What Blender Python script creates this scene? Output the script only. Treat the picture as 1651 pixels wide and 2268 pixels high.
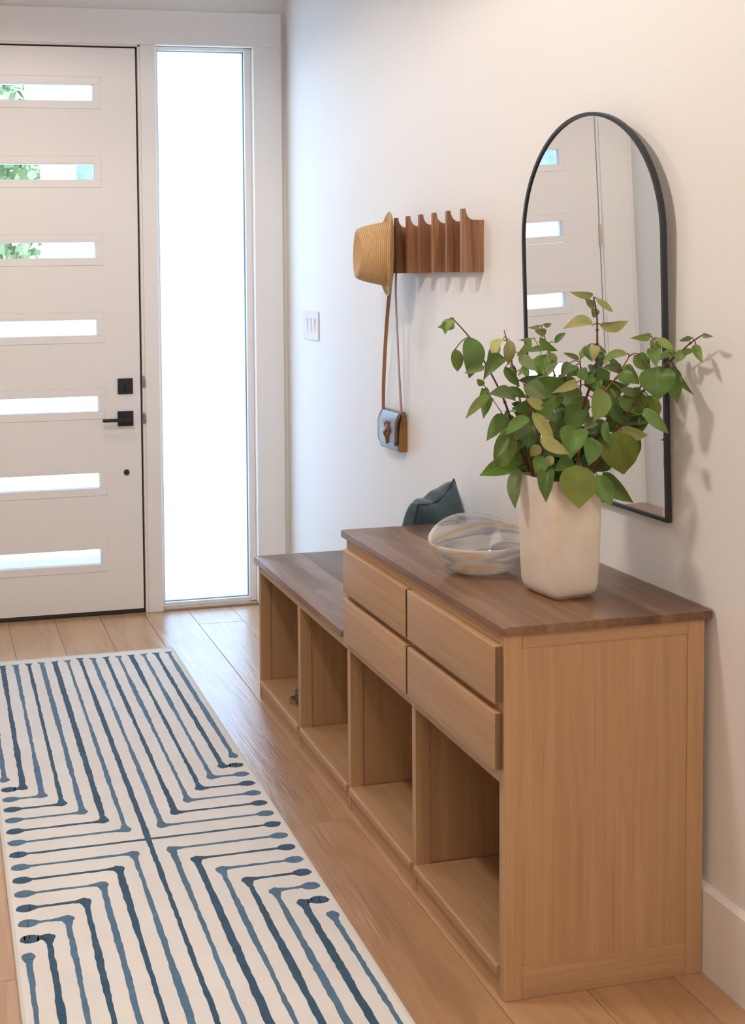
import bpy, bmesh, math, random
from mathutils import Vector, Matrix
random.seed(11)
for o in list(bpy.data.objects): bpy.data.objects.remove(o)
SC = bpy.context.scene
COL = SC.collection

# ------------------------------------------------------------------ camera
CAM_LOC = Vector((-1.5552, -2.0500, 1.4579))
FW = Vector((0.19775812, 0.9787514, -0.05419807))
RT = Vector((0.97991173, -0.19884152, -0.01533108))
UP = Vector((0.02578214, 0.05007748, 0.9984125))
cam = bpy.data.cameras.new('camera'); co = bpy.data.objects.new('camera', cam); COL.objects.link(co)
m = Matrix((RT, UP, -FW)).transposed().to_4x4(); m.translation = CAM_LOC
co.matrix_world = m
W, H = 1651.0, 2268.0
cam.sensor_fit = 'HORIZONTAL'; cam.sensor_width = 36.0
cam.lens = 2544.7 / W * 36.0
cam.shift_x = (W / 2 - 359.5) / W
cam.shift_y = -(H / 2 - 755.47) / W
cam.clip_start = 0.02; cam.clip_end = 400
SC.camera = co
vs = SC.view_settings
vs.view_transform = 'Standard'; vs.look = 'None'; vs.gamma = 1.0; vs.exposure = 0.30
try: vs.use_curve_mapping = False
except Exception: pass

# ------------------------------------------------------------------ sky
world = bpy.data.worlds.new('sky'); SC.world = world; world.use_nodes = True
nt = world.node_tree; nt.nodes.clear()
def N(t, typ, **kw):
    n = t.nodes.new(typ)
    for k, v in kw.items():
        if hasattr(n, k): setattr(n, k, v)
    return n
wo = N(nt, 'ShaderNodeOutputWorld'); bg = N(nt, 'ShaderNodeBackground')
tc = N(nt, 'ShaderNodeTexCoord'); sep = N(nt, 'ShaderNodeSeparateXYZ')
nt.links.new(tc.outputs['Generated'], sep.inputs[0])
rp = N(nt, 'ShaderNodeValToRGB')
rp.color_ramp.elements[0].position = 0.0; rp.color_ramp.elements[0].color = (.42, .78, 1.15, 1)
rp.color_ramp.elements[1].position = 0.75; rp.color_ramp.elements[1].color = (.22, .50, 1.05, 1)
nt.links.new(sep.outputs['Z'], rp.inputs[0])
nz = N(nt, 'ShaderNodeTexNoise'); nz.inputs['Scale'].default_value = 3.2; nz.inputs['Detail'].default_value = 6
mp = N(nt, 'ShaderNodeMapping'); mp.inputs['Scale'].default_value = (1, 1, 2.6); mp.inputs['Location'].default_value = (5.1, -1.7, .4)
nt.links.new(tc.outputs['Generated'], mp.inputs[0]); nt.links.new(mp.outputs[0], nz.inputs['Vector'])
cr = N(nt, 'ShaderNodeValToRGB'); cr.color_ramp.elements[0].position = .36; cr.color_ramp.elements[1].position = .64
nt.links.new(nz.outputs['Fac'], cr.inputs[0])
mx = N(nt, 'ShaderNodeMix', data_type='RGBA')
nt.links.new(cr.outputs[0], mx.inputs[0]); nt.links.new(rp.outputs[0], mx.inputs[6]); mx.inputs[7].default_value = (4.0, 4.4, 4.9, 1)
nt.links.new(mx.outputs[2], bg.inputs['Color']); bg.inputs['Strength'].default_value = 1.8
nt.links.new(bg.outputs[0], wo.inputs[0])

# ------------------------------------------------------------------ lamps
def lamp(name, typ, loc, energy, color, rot=(0, 0, 0), **kw):
    l = bpy.data.lights.new(name, typ); l.energy = energy; l.color = color
    for k, v in kw.items(): setattr(l, k, v)
    o = bpy.data.objects.new(name, l); COL.objects.link(o); o.location = loc; o.rotation_euler = rot
    return o
WARM = (1.0, .90, .80)
SOFT = (1.0, .88, .765)
lamp('sun', 'SUN', (4, -6, 9), 15.0, (1, .95, .88), (math.radians(20), 0, math.radians(24)), angle=.02)
DOWNLIGHTS_AND_FILL = [(-1.40, .30, 82), (-1.15, 1.75, 22), (-.75, -1.90, 36)]  # last entry is an unseen fill, added to brighten the cabinet's near end
for k, (x, y, e) in enumerate(DOWNLIGHTS_AND_FILL):
    lamp('downlight_and_fill', 'SPOT', (x, y, 2.725), e, WARM, spot_size=math.radians(162), spot_blend=.22, shadow_soft_size=.11)
lamp('back_room_fill', 'AREA', (-1.2, -3.5, 2.70), 44, SOFT, shape='RECTANGLE', size=2.6, size_y=2.2)  # added soft fill behind the viewer, stands for no known fixture
lamp('side_room_fill', 'AREA', (-3.4, .2, 2.70), 7, SOFT, shape='RECTANGLE', size=1.8, size_y=1.6)  # added weak fill from the open left side, no known fixture

# ------------------------------------------------------------------ helpers
def tag(o, label=None, cat=None, group=None, kind=None):
    if label: o['label'] = label
    if cat: o['category'] = cat
    if group: o['group'] = group
    if kind: o['kind'] = kind
    return o
def wloc(o):
    v = Vector((0, 0, 0))
    while o: v = v + Vector(o.location); o = o.parent
    return v
def thing(name, loc, label, cat, group=None, kind=None):
    o = bpy.data.objects.new(name, None); COL.objects.link(o); o.location = loc; o.empty_display_size = .05
    return tag(o, label, cat, group, kind)
def obj(name, bm, mat, parent=None, smooth=False, label=None, autosm=None):
    """links a bmesh drawn in world coordinates as one mesh object"""
    off = wloc(parent) if parent else Vector((0, 0, 0))
    me = bpy.data.meshes.new(name)
    if parent: bmesh.ops.translate(bm, verts=bm.verts, vec=-off)
    bmesh.ops.recalc_face_normals(bm, faces=bm.faces)
    bm.to_mesh(me); bm.free()
    if mat: me.materials.append(mat)
    if smooth:
        for p in me.polygons: p.use_smooth = True
        if autosm is not None: me.set_sharp_from_angle(angle=math.radians(autosm))
    o = bpy.data.objects.new(name, me); COL.objects.link(o)
    if parent: o.parent = parent
    if label: o['label'] = label
    return o
def box(bm, a, b, bev=0, seg=2, edges=None):
    x0, y0, z0 = a; x1, y1, z1 = b
    v = [bm.verts.new(p) for p in ((x0,y0,z0),(x1,y0,z0),(x1,y1,z0),(x0,y1,z0),(x0,y0,z1),(x1,y0,z1),(x1,y1,z1),(x0,y1,z1))]
    fs = [bm.faces.new([v[i] for i in f]) for f in ((0,3,2,1),(4,5,6,7),(0,1,5,4),(1,2,6,5),(2,3,7,6),(3,0,4,7))]
    if bev > 0:
        es = list({e for f in fs for e in f.edges})
        if edges: es = [e for e in es if edges(e)]
        bmesh.ops.bevel(bm, geom=es, offset=bev, segments=seg, profile=.5, affect='EDGES')
    return bm
def B(a, b, bev=0, seg=2, edges=None): return box(bmesh.new(), a, b, bev, seg, edges)
def prism(bm, pts, axis, a, b):
    """polygon pts (2D) extruded along axis from a to b"""
    def P(p, t):
        q = list(p); q.insert(axis, t); return q
    va = [bm.verts.new(P(p, a)) for p in pts]; vb = [bm.verts.new(P(p, b)) for p in pts]
    n = len(pts)
    bm.faces.new(va); bm.faces.new(list(reversed(vb)))
    for i in range(n): bm.faces.new((va[i], vb[i], vb[(i+1)%n], va[(i+1)%n]))
    return bm
def rrect(x0, y0, x1, y1, r, n=5):
    out = []
    for cx, cy, a0 in ((x1-r,y1-r,0),(x0+r,y1-r,90),(x0+r,y0+r,180),(x1-r,y0+r,270)):
        for i in range(n+1):
            a = math.radians(a0 + 90*i/n); out.append((cx+r*math.cos(a), cy+r*math.sin(a)))
    return out
def tube(bm, pts, radii, n=8, cap=True):
    pts = [Vector(p) for p in pts]
    if not hasattr(radii, '__len__'): radii = [radii]*len(pts)
    rings = []; up = Vector((.13, .31, .94))
    for i, p in enumerate(pts):
        d = (pts[min(i+1, len(pts)-1)] - pts[max(i-1, 0)]).normalized()
        s = d.cross(up)
        if s.length < .05: s = d.cross(Vector((1, 0, 0)))
        s.normalize(); t = s.cross(d)
        rings.append([bm.verts.new(p + (s*math.cos(2*math.pi*k/n) + t*math.sin(2*math.pi*k/n))*radii[i]) for k in range(n)])
    for a, b in zip(rings, rings[1:]):
        for k in range(n): bm.faces.new((a[k], a[(k+1)%n], b[(k+1)%n], b[k]))
    if cap: bm.faces.new(list(reversed(rings[0]))); bm.faces.new(rings[-1])
    return bm
def loft(bm, rings, closed=True, cap0=True, cap1=True):
    rs = [[bm.verts.new(p) for p in r] for r in rings]; n = len(rs[0])
    for a, b in zip(rs, rs[1:]):
        for k in range(n if closed else n-1): bm.faces.new((a[k], a[(k+1)%n], b[(k+1)%n], b[k]))
    if cap0: bm.faces.new(list(reversed(rs[0])))
    if cap1: bm.faces.new(rs[-1])
    return bm
def smoothpath(pts, sub=4):
    P = [Vector(p) for p in pts]; out = []
    for i in range(len(P)-1):
        p0 = P[max(i-1,0)]; p1 = P[i]; p2 = P[i+1]; p3 = P[min(i+2,len(P)-1)]
        for k in range(sub):
            t = k/sub
            out.append(.5*((2*p1)+(p2-p0)*t+(2*p0-5*p1+4*p2-p3)*t*t+(3*p1-p0-3*p2+p3)*t**3))
    out.append(P[-1]); return out

# ------------------------------------------------------------------ materials
def mat(name):
    m = bpy.data.materials.new(name); m.use_nodes = True
    t = m.node_tree; b = t.nodes.get('Principled BSDF')
    return m, t, b
def plain(name, col, rough=.5, metal=0, bump=0, bscale=200, spec=None, coat=0):
    m, t, b = mat(name)
    b.inputs['Base Color'].default_value = (*col, 1); b.inputs['Roughness'].default_value = rough; b.inputs['Metallic'].default_value = metal
    if spec is not None: b.inputs['Specular IOR Level'].default_value = spec
    if coat: b.inputs['Coat Weight'].default_value = coat
    if bump:
        c = N(t, 'ShaderNodeTexCoord'); n = N(t, 'ShaderNodeTexNoise'); n.inputs['Scale'].default_value = bscale; n.inputs['Detail'].default_value = 4
        bp = N(t, 'ShaderNodeBump'); bp.inputs['Strength'].default_value = bump; bp.inputs['Distance'].default_value = .002
        t.links.new(c.outputs['Object'], n.inputs['Vector']); t.links.new(n.outputs['Fac'], bp.inputs['Height']); t.links.new(bp.outputs[0], b.inputs['Normal'])
    return m
def ramp(t, stops):
    r = N(t, 'ShaderNodeValToRGB'); e = r.color_ramp.elements
    while len(e) < len(stops): e.new(.5)
    for k, (p, c) in enumerate(stops): e[k].position = p; e[k].color = (*c, 1)
    return r
def wood(name, axis, dark, mid, light, rough=.4, grain=9.0, rnd=.12, bump=.15, along=.9, pores=1.0, spec=.5, con=1.0):
    """straight grain running along axis; tone differs a little from object to object"""
    m, t, b = mat(name); L = t.links.new
    c = N(t, 'ShaderNodeTexCoord'); info = N(t, 'ShaderNodeObjectInfo')
    off = N(t, 'ShaderNodeVectorMath', operation='MULTIPLY_ADD')
    cmb = N(t, 'ShaderNodeCombineXYZ')
    for k in range(3): L(info.outputs['Random'], cmb.inputs[k])
    L(cmb.outputs[0], off.inputs[0]); off.inputs[1].default_value = (7.3, 5.1, 9.7); L(c.outputs['Object'], off.inputs[2])
    mp = N(t, 'ShaderNodeMapping'); s = [grain]*3; s[axis] = along; mp.inputs['Scale'].default_value = s
    L(off.outputs[0], mp.inputs[0])
    n1 = N(t, 'ShaderNodeTexNoise'); n1.inputs['Scale'].default_value = 1.6; n1.inputs['Detail'].default_value = 4; n1.inputs['Distortion'].default_value = .5
    L(mp.outputs[0], n1.inputs['Vector'])
    # growth lines: contour bands of the slow noise
    mul = N(t, 'ShaderNodeMath', operation='MULTIPLY'); mul.inputs[1].default_value = 34.0; L(n1.outputs['Fac'], mul.inputs[0])
    sn = N(t, 'ShaderNodeMath', operation='SINE'); L(mul.outputs[0], sn.inputs[0])
    mp2 = N(t, 'ShaderNodeMapping'); s2 = [230.0]*3; s2[axis] = 4.0; mp2.inputs['Scale'].default_value = s2; L(off.outputs[0], mp2.inputs[0])
    n2 = N(t, 'ShaderNodeTexNoise'); n2.inputs['Scale'].default_value = 1.0; n2.inputs['Detail'].default_value = 3; L(mp2.outputs[0], n2.inputs['Vector'])
    a1 = N(t, 'ShaderNodeMath', operation='MULTIPLY_ADD'); L(sn.outputs[0], a1.inputs[0]); a1.inputs[1].default_value = .10*con
    nc = N(t, 'ShaderNodeMath', operation='MULTIPLY_ADD'); L(n1.outputs['Fac'], nc.inputs[0]); nc.inputs[1].default_value = con; nc.inputs[2].default_value = .5*(1-con); L(nc.outputs[0], a1.inputs[2])
    a2 = N(t, 'ShaderNodeMath', operation='MULTIPLY_ADD'); L(n2.outputs['Fac'], a2.inputs[0]); a2.inputs[1].default_value = .34*pores; L(a1.outputs[0], a2.inputs[2])
    a3 = N(t, 'ShaderNodeMath', operation='MULTIPLY_ADD'); L(info.outputs['Random'], a3.inputs[0]); a3.inputs[1].default_value = rnd*2; L(a2.outputs[0], a3.inputs[2])
    a4 = N(t, 'ShaderNodeMath', operation='SUBTRACT'); L(a3.outputs[0], a4.inputs[0]); a4.inputs[1].default_value = rnd + .17*pores
    r = ramp(t, ((.18, dark), (.5, mid), (.82, light))); L(a4.outputs[0], r.inputs[0])
    L(r.outputs[0], b.inputs['Base Color']); b.inputs['Roughness'].default_value = rough; b.inputs['Specular IOR Level'].default_value = spec
    if bump:
        hh = N(t, 'ShaderNodeMath', operation='MULTIPLY_ADD'); L(sn.outputs[0], hh.inputs[0]); hh.inputs[1].default_value = .35; L(n2.outputs['Fac'], hh.inputs[2])
        bp = N(t, 'ShaderNodeBump'); bp.inputs['Strength'].default_value = bump; bp.inputs['Distance'].default_value = .0015
        L(hh.outputs[0], bp.inputs['Height']); L(bp.outputs[0], b.inputs['Normal'])
    return m
OAK = ((.34, .190, .094), (.48, .285, .148), (.60, .375, .210))
oak = {a: wood('oak_'+'xyz'[a], a, *OAK, rough=.42, grain=12, bump=.10, rnd=.05, con=.45, along=.5) for a in range(3)}
floor_oak = wood('floor_oak', 1, (.39, .215, .108), (.50, .292, .152), (.60, .375, .210), rough=.25, grain=6.5, bump=.5, rnd=.14, along=.8, spec=.5, con=.8)
_fb = floor_oak.node_tree.nodes['Principled BSDF']; _fb.inputs['Coat Weight'].default_value = .8; _fb.inputs['Coat Roughness'].default_value = .30
WAL = ((.090, .042, .022), (.178, .090, .049), (.285, .158, .094))
def walnut_top(name):
    """glued staves running along y, each with a tone of its own"""
    m, t, b = mat(name); L = t.links.new
    c = N(t, 'ShaderNodeTexCoord'); sp = N(t, 'ShaderNodeSeparateXYZ'); L(c.outputs['Object'], sp.inputs[0])
    cb = N(t, 'ShaderNodeCombineXYZ'); L(sp.outputs['Y'], cb.inputs[0]); L(sp.outputs['X'], cb.inputs[1])
    br = N(t, 'ShaderNodeTexBrick'); br.offset = .37; br.inputs['Scale'].default_value = 1.0
    br.inputs['Mortar Size'].default_value = .0; br.inputs['Brick Width'].default_value = .62; br.inputs['Row Height'].default_value = .058
    br.inputs['Color1'].default_value = (0, 0, 0, 1); br.inputs['Color2'].default_value = (1, 1, 1, 1); br.inputs['Mortar'].default_value = (.3, .3, .3, 1)
    L(cb.outputs[0], br.inputs['Vector'])
    mp = N(t, 'ShaderNodeMapping'); mp.inputs['Scale'].default_value = (22, 1.6, 22); L(c.outputs['Object'], mp.inputs[0])
    sh = N(t, 'ShaderNodeVectorMath', operation='MULTIPLY_ADD'); L(br.outputs['Color'], sh.inputs[0]); sh.inputs[1].default_value = (9, 5, 3); L(mp.outputs[0], sh.inputs[2])
    n1 = N(t, 'ShaderNodeTexNoise'); n1.inputs['Scale'].default_value = 1.3; n1.inputs['Detail'].default_value = 5; n1.inputs['Distortion'].default_value = .8
    L(sh.outputs[0], n1.inputs['Vector'])
    mp2 = N(t, 'ShaderNodeMapping'); mp2.inputs['Scale'].default_value = (200, 6, 200); L(c.outputs['Object'], mp2.inputs[0])
    n2 = N(t, 'ShaderNodeTexNoise'); n2.inputs['Scale'].default_value = 1; n2.inputs['Detail'].default_value = 2; L(mp2.outputs[0], n2.inputs['Vector'])
    a = N(t, 'ShaderNodeMath', operation='MULTIPLY_ADD'); L(br.outputs['Color'], a.inputs[0]); a.inputs[1].default_value = .50; L(n1.outputs['Fac'], a.inputs[2])
    a2 = N(t, 'ShaderNodeMath', operation='MULTIPLY_ADD'); L(n2.outputs['Fac'], a2.inputs[0]); a2.inputs[1].default_value = .2; L(a.outputs[0], a2.inputs[2])
    s = N(t, 'ShaderNodeMath', operation='SUBTRACT'); L(a2.outputs[0], s.inputs[0]); s.inputs[1].default_value = .34
    r = ramp(t, ((.15, WAL[0]), (.5, WAL[1]), (.85, WAL[2]))); L(s.outputs[0], r.inputs[0]); L(r.outputs[0], b.inputs['Base Color'])
    b.inputs['Roughness'].default_value = .30
    bp = N(t, 'ShaderNodeBump'); bp.inputs['Strength'].default_value = .08; bp.inputs['Distance'].default_value = .001; L(n2.outputs['Fac'], bp.inputs['Height']); L(bp.outputs[0], b.inputs['Normal'])
    return m
walnut_t = walnut_top('walnut_staves')
walnut_z = wood('walnut_upright', 2, (.19, .085, .042), (.32, .155, .082), (.43, .225, .128), rough=.4, grain=20, bump=.08, rnd=.16)

wall_paint = plain('wall_paint', (.87, .855, .835), .55, bump=.04, bscale=300)
ceil_paint = plain('ceiling_paint', (.86, .84, .82), .7)
trim_paint = plain('trim_paint', (.86, .835, .815), .35)
door_paint = plain('door_paint', (.86, .83, .81), .42, bump=.03, bscale=60)
black_metal = plain('black_metal', (.022, .028, .034), .42, .3)
mirror_frame_m = plain('frame_metal', (.045, .047, .05), .38, .5)
rubber = plain('dark_rubber', (.03, .028, .026), .6)
nickel = plain('satin_nickel', (.55, .48, .40), .35, 1)
steel = plain('strike_steel', (.45, .45, .46), .3, 1)
plastic = plain('white_plastic', (.83, .81, .80), .25)
def glass_clear(name):
    m, t, b = mat(name); L = t.links.new
    o = t.nodes['Material Output']; tr = N(t, 'ShaderNodeBsdfTransparent'); gl = N(t, 'ShaderNodeBsdfGlossy'); gl.inputs['Roughness'].default_value = .01
    tr.inputs['Color'].default_value = (.58, .64, .70, 1)
    fr = N(t, 'ShaderNodeFresnel'); fr.inputs['IOR'].default_value = 1.45; mxs = N(t, 'ShaderNodeMixShader')
    L(fr.outputs[0], mxs.inputs[0]); L(tr.outputs[0], mxs.inputs[1]); L(gl.outputs[0], mxs.inputs[2]); L(mxs.outputs[0], o.inputs[0])
    return m
clear_glass = glass_clear('clear_pane')
def frosted(name):
    m, t, b = mat(name); L = t.links.new
    o = t.nodes['Material Output']; tr = N(t, 'ShaderNodeBsdfTranslucent'); tr.inputs['Color'].default_value = (.74, .86, .97, 1)
    gl = N(t, 'ShaderNodeBsdfGlossy'); gl.inputs['Roughness'].default_value = .35; mxs = N(t, 'ShaderNodeMixShader'); mxs.inputs[0].default_value = .05
    L(tr.outputs[0], mxs.inputs[1]); L(gl.outputs[0], mxs.inputs[2]); L(mxs.outputs[0], o.inputs[0])
    return m
frost = frosted('frosted_pane')
m_mirror, _t, _b = mat('mirror_silver'); _b.inputs['Base Color'].default_value = (.88, .885, .88, 1); _b.inputs['Metallic'].default_value = 1; _b.inputs['Roughness'].default_value = .0

# ================================================================== THE ROOM
YW = 2.836                                     # inner face of the door wall
CEIL = 2.74
fl = obj('floor', B((-5, -5, -.12), (0, YW+.15, -.004)), floor_oak); tag(fl, kind='structure', label='pale oak plank floor of the entry hall')
row_edges = [-.0823 - .1966*k for k in range(-1, 13)]
fixed = {1: [2.603], 2: [.808], 5: [2.20], 4: [1.55, -.55]}
for k in range(len(row_edges)-1):
    x1 = min(row_edges[k], -.0005); x0 = row_edges[k+1]
    if x1 <= x0: continue
    js = fixed.get(k-0, None)
    if k-1 in fixed: js = list(fixed[k-1])
    if js is None or k-1 not in fixed: js = [random.uniform(-.9, 2.3)]
    y = js[0]; cuts = [YW]
    cuts += sorted(js, reverse=True)
    while cuts[-1] > -1.4: cuts.append(cuts[-1] - random.uniform(1.5, 2.1))
    for a, b in zip(cuts, cuts[1:]):
        obj('plank', B((x0+.0006, b+.0007, -.006), (x1-.0006, a-.0007, 0), .0012, 1, edges=lambda e: all(v.co.z > -.001 for v in e.verts)), floor_oak, fl)

wr = obj('wall_right', B((0, -5, 0), (.14, YW+.15, CEIL)), wall_paint); tag(wr, kind='structure', label='white painted wall behind the cabinet')
bm = bmesh.new()
box(bm, (-5, YW, 0), (-1.60, YW+.14, CEIL)); box(bm, (-.150, YW, 0), (0, YW+.14, CEIL)); box(bm, (-1.60, YW, 2.457), (-.150, YW+.14, CEIL))
wf = obj('wall_front', bm, wall_paint); tag(wf, kind='structure', label='white wall around the front door')
wl = obj('wall_left', B((-1.92, 1.05, 0), (-1.775, YW, CEIL)), wall_paint); tag(wl, kind='structure', label='short white wall on the hinge side of the door')
wb = obj('wall_back', B((-5, -5.12, 0), (0, -5, CEIL)), wall_paint); tag(wb, kind='structure', label='white wall behind the viewer')
wo_ = obj('wall_far_left', B((-5.12, -5, 0), (-5, YW+.14, CEIL)), wall_paint); tag(wo_, kind='structure', label='white wall of the adjoining room')
ce = obj('ceiling', B((-5.2, -5.2, CEIL), (.2, YW+.2, CEIL+.16)), ceil_paint); tag(ce, kind='structure', label='white flat ceiling')
bbp = lambda x: [(0, 0), (x, 0), (x, .178), (x*.45, .186), (0, .186)]
bm = bmesh.new(); prism(bm, [(-a, z) for a, z in bbp(.0148)], 1, -5, 2.8175)
tag(obj('baseboard_right', bm, trim_paint), kind='structure', label='tall white baseboard along the right wall')
bm = bmesh.new(); prism(bm, [(-1.775+a, z) for a, z in bbp(.0148)], 1, 1.05, 2.8175)
tag(obj('baseboard_left', bm, trim_paint), kind='structure', label='tall white baseboard along the left wall')

# casings, mullion, sill
tag(obj('trim_1', B((-1.745, 2.817, 2.455), (-.0215, YW, 2.602), .002, 1), trim_paint), kind='structure', label='white head casing above door and sidelight')
tag(obj('trim_2', B((-.150, 2.817, 0), (-.0215, YW, 2.455), .002, 1), trim_paint), kind='structure', label='white side casing between sidelight and corner')
tag(obj('trim_3', B((-1.745, 2.817, 0), (-1.602, YW, 2.455), .002, 1), trim_paint), kind='structure', label='white side casing on the hinge side')
bm = bmesh.new()
box(bm, (-.648, 2.820, 0), (-.5830, YW+.10, 2.455), .002, 1); box(bm, (-.6600, 2.826, 0), (-.648, YW+.10, 2.4552), .001, 1)
tag(obj('trim_4', bm, trim_paint), kind='structure', label='white post between door and sidelight')
bm = bmesh.new(); box(bm, (-1.602, 2.826, 2.4475), (-.648, YW+.10, 2.457)); box(bm, (-1.6015, 2.826, 0), (-1.590, YW+.10, 2.4475))
tag(obj('trim_5', bm, trim_paint), kind='structure', label='white door jamb')
sill_m = plain('sill_wood', (.40, .29, .21), .45)
tag(obj('trim_6', B((-.5830, 2.822, 0), (-.150, 2.93, .012), .002, 1), sill_m), kind='structure', label='low wooden sill under the sidelight')
tag(obj('trim_7', B((-1.590, 2.838, 0), (-.6600, 2.95, .006)), rubber), kind='structure', label='dark threshold under the door')

# ------------------------------------------------------------------ front door
XL, XR, ZB, ZT = -1.5860, -.6690, .020, 2.4395
DF, DBK = 2.830, 2.876
LX0, LX1 = -1.4015, -.8530
LZ = [(2.2158, 2.2840), (1.8830, 1.9495), (1.5524, 1.6190), (1.2205, 1.2868), (.8917, .9580), (.5590, .6250), (.2265, .2930)]
d = thing('door_1', (XL, DF, 0), 'white front door with seven slim horizontal glass lites', None, kind='structure')
bm = bmesh.new()
box(bm, (XL, DF, ZB), (LX0-.030, DBK, ZT)); box(bm, (LX1+.030, DF, ZB), (XR, DBK, ZT))
zz = [ZT] + [z for lo, hi in LZ for z in (hi+.034, lo-.034)] + [ZB]
for a, b in zip(zz[0::2], zz[1::2]): box(bm, (LX0-.030, DF, b), (LX1+.030, DBK, a))
obj('slab', bm, door_paint, d)
for lo, hi in LZ:
    bm = bmesh.new(); f0 = DF-.0018; g = .0005
    x0, x1, z0, z1 = LX0-.030+g, LX1+.030-g, lo-.034+g, hi+.034-g
    box(bm, (x0, f0, hi), (x1, DBK, z1), .0015, 1); box(bm, (x0, f0, z0), (x1, DBK, lo), .0015, 1)
    box(bm, (x0, f0, lo), (LX0, DBK, hi)); box(bm, (LX1, f0, lo), (x1, DBK, hi))
    fr = obj('lite_frame', bm, door_paint, d)
    obj('pane', B((LX0-.002, DF+.022, lo-.002), (LX1+.002, DF+.026, hi+.002)), clear_glass, fr)
obj('door_sweep', B((XL, DF+.002, .004), (XR, DBK, .0195)), rubber, d, label='black door sweep')
obj('weather_strip', B((-.6686, DF+.012, .01), (-.6604, DBK, 2.447)), rubber, d, label='black seal along the latch edge')
obj('weather_strip', B((XL, DF+.012, 2.4400), (-.6604, DBK, 2.4470)), rubber, d, label='black seal along the top edge')
# deadbolt
db = obj('deadbolt_plate', B((-.7690, DF-.008, .9640), (-.7030, DF, 1.0310), .0012, 1), black_metal, d, label='square black deadbolt plate')
obj('thumb_turn', B((-.7395, DF-.024, .9700), (-.7325, DF-.008, 1.0020), .0015, 2), black_metal, db)
rs = obj('lever_plate', B((-.7710, DF-.008, .8245), (-.7030, DF, .8895), .0012, 1), black_metal, d, label='square black handle plate')
bm = bmesh.new(); tube(bm, [(-.722, DF-.006, .856), (-.722, DF-.045, .856)], .0105, 16)
obj('spindle', bm, black_metal, rs)
bm = bmesh.new(); box(bm, (-.8430, DF-.056, .8490), (-.7120, DF-.040, .8625), .0015, 2)
obj('lever', bm, black_metal, rs)
bm = bmesh.new(); tube(bm, [(-.7356, DF-.006, .6225), (-.7356, DF, .6225)], [.0120, .0125], 24)
obj('plug_button', bm, black_metal, d, label='round black plug below the handle')
for z in (.22, .90, 1.54, 2.24):
    hg = obj('hinge', B((-1.600, DF-.002, z-.05), (-1.5855, DF+.004, z+.05)), nickel, d, label='satin nickel hinge')
    bm = bmesh.new(); tube(bm, [(-1.5885, DF-.006, z-.05), (-1.5885, DF-.006, z+.05)], .0062, 10); obj('hinge_pin', bm, nickel, hg)
for z0, z1 in ((.9990, 1.0300), (.8420, .8700)):
    bm = B((-.6600, 2.8195, z0-.010), (-.6520, 2.8262, z1+.010)); box(bm, (-.6600, 2.8130, z0), (-.6470, 2.8200, z1), .002, 2)
    obj('strike_plate', bm, steel, d, label='steel strike plate on the jamb')

# ------------------------------------------------------------------ sidelight
w1 = thing('window_1', (-.3665, 2.87, 0), 'tall narrow frosted sidelight beside the front door', None, kind='structure')
GY = 2.876
bm = bmesh.new()
box(bm, (-.5830, 2.850, .012), (-.5700, 2.905, 2.455)); box(bm, (-.1815, 2.850, .012), (-.1500, 2.905, 2.455), .002, 1)
box(bm, (-.5700, 2.850, .012), (-.1815, 2.905, .030)); box(bm, (-.5700, 2.850, 2.441), (-.1815, 2.905, 2.455))
obj('sash', bm, trim_paint, w1)
bm = bmesh.new()
for a, b in (((-.5700, 2.866, .030), (-.5650, GY, 2.441)), ((-.1865, 2.866, .030), (-.1815, GY, 2.441)), ((-.5650, 2.866, .030), (-.1865, GY, .0345)), ((-.5650, 2.866, 2.437), (-.1865, GY, 2.441))): box(bm, a, b)
obj('glazing_bead', bm, plain('bead_grey', (.25, .36, .42), .5), w1)
obj('pane', B((-.5710, GY, .029), (-.1805, GY+.006, 2.442)), frost, w1)

# ------------------------------------------------------------------ outdoors, seen through the lites
paving = plain('pale_paving', (.62, .60, .57), .9, bump=.2, bscale=20)
g = obj('ground', B((-40, YW+.15, -.30), (40, 60, -.14)), paving); tag(g, kind='structure', label='pale paved forecourt outside')
st = obj('porch_step', B((-2.6, YW+.15, -.139), (.6, 4.75, -.02)), paving); tag(st, 'pale stone porch step outside the front door', 'step')
white_ext = plain('exterior_white', (.85, .86, .86), .7)
p = thing('porch_post', (-.83, 4.60, -.02), 'white square porch post beyond the front door', 'post')
obj('shaft', B((-.905, 4.52, .10), (-.745, 4.68, 2.30), .004, 1), white_ext, p); obj('plinth', B((-.930, 4.495, -.02), (-.720, 4.705, .10), .004, 1), white_ext, p); obj('cap', B((-.985, 4.47, 2.30), (-.665, 4.73, 2.40), .004, 1), white_ext, p)
bmn = obj('porch_beam', B((-.985, 4.50, 2.4005), (.60, 4.70, 2.72), .004, 1), white_ext); tag(bmn, 'white horizontal porch beam resting on the post', 'beam')
leafy = plain('hedge_leaf', (.30, .40, .20), .8)
bark = plain('bark', (.20, .14, .09), .9)
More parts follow.
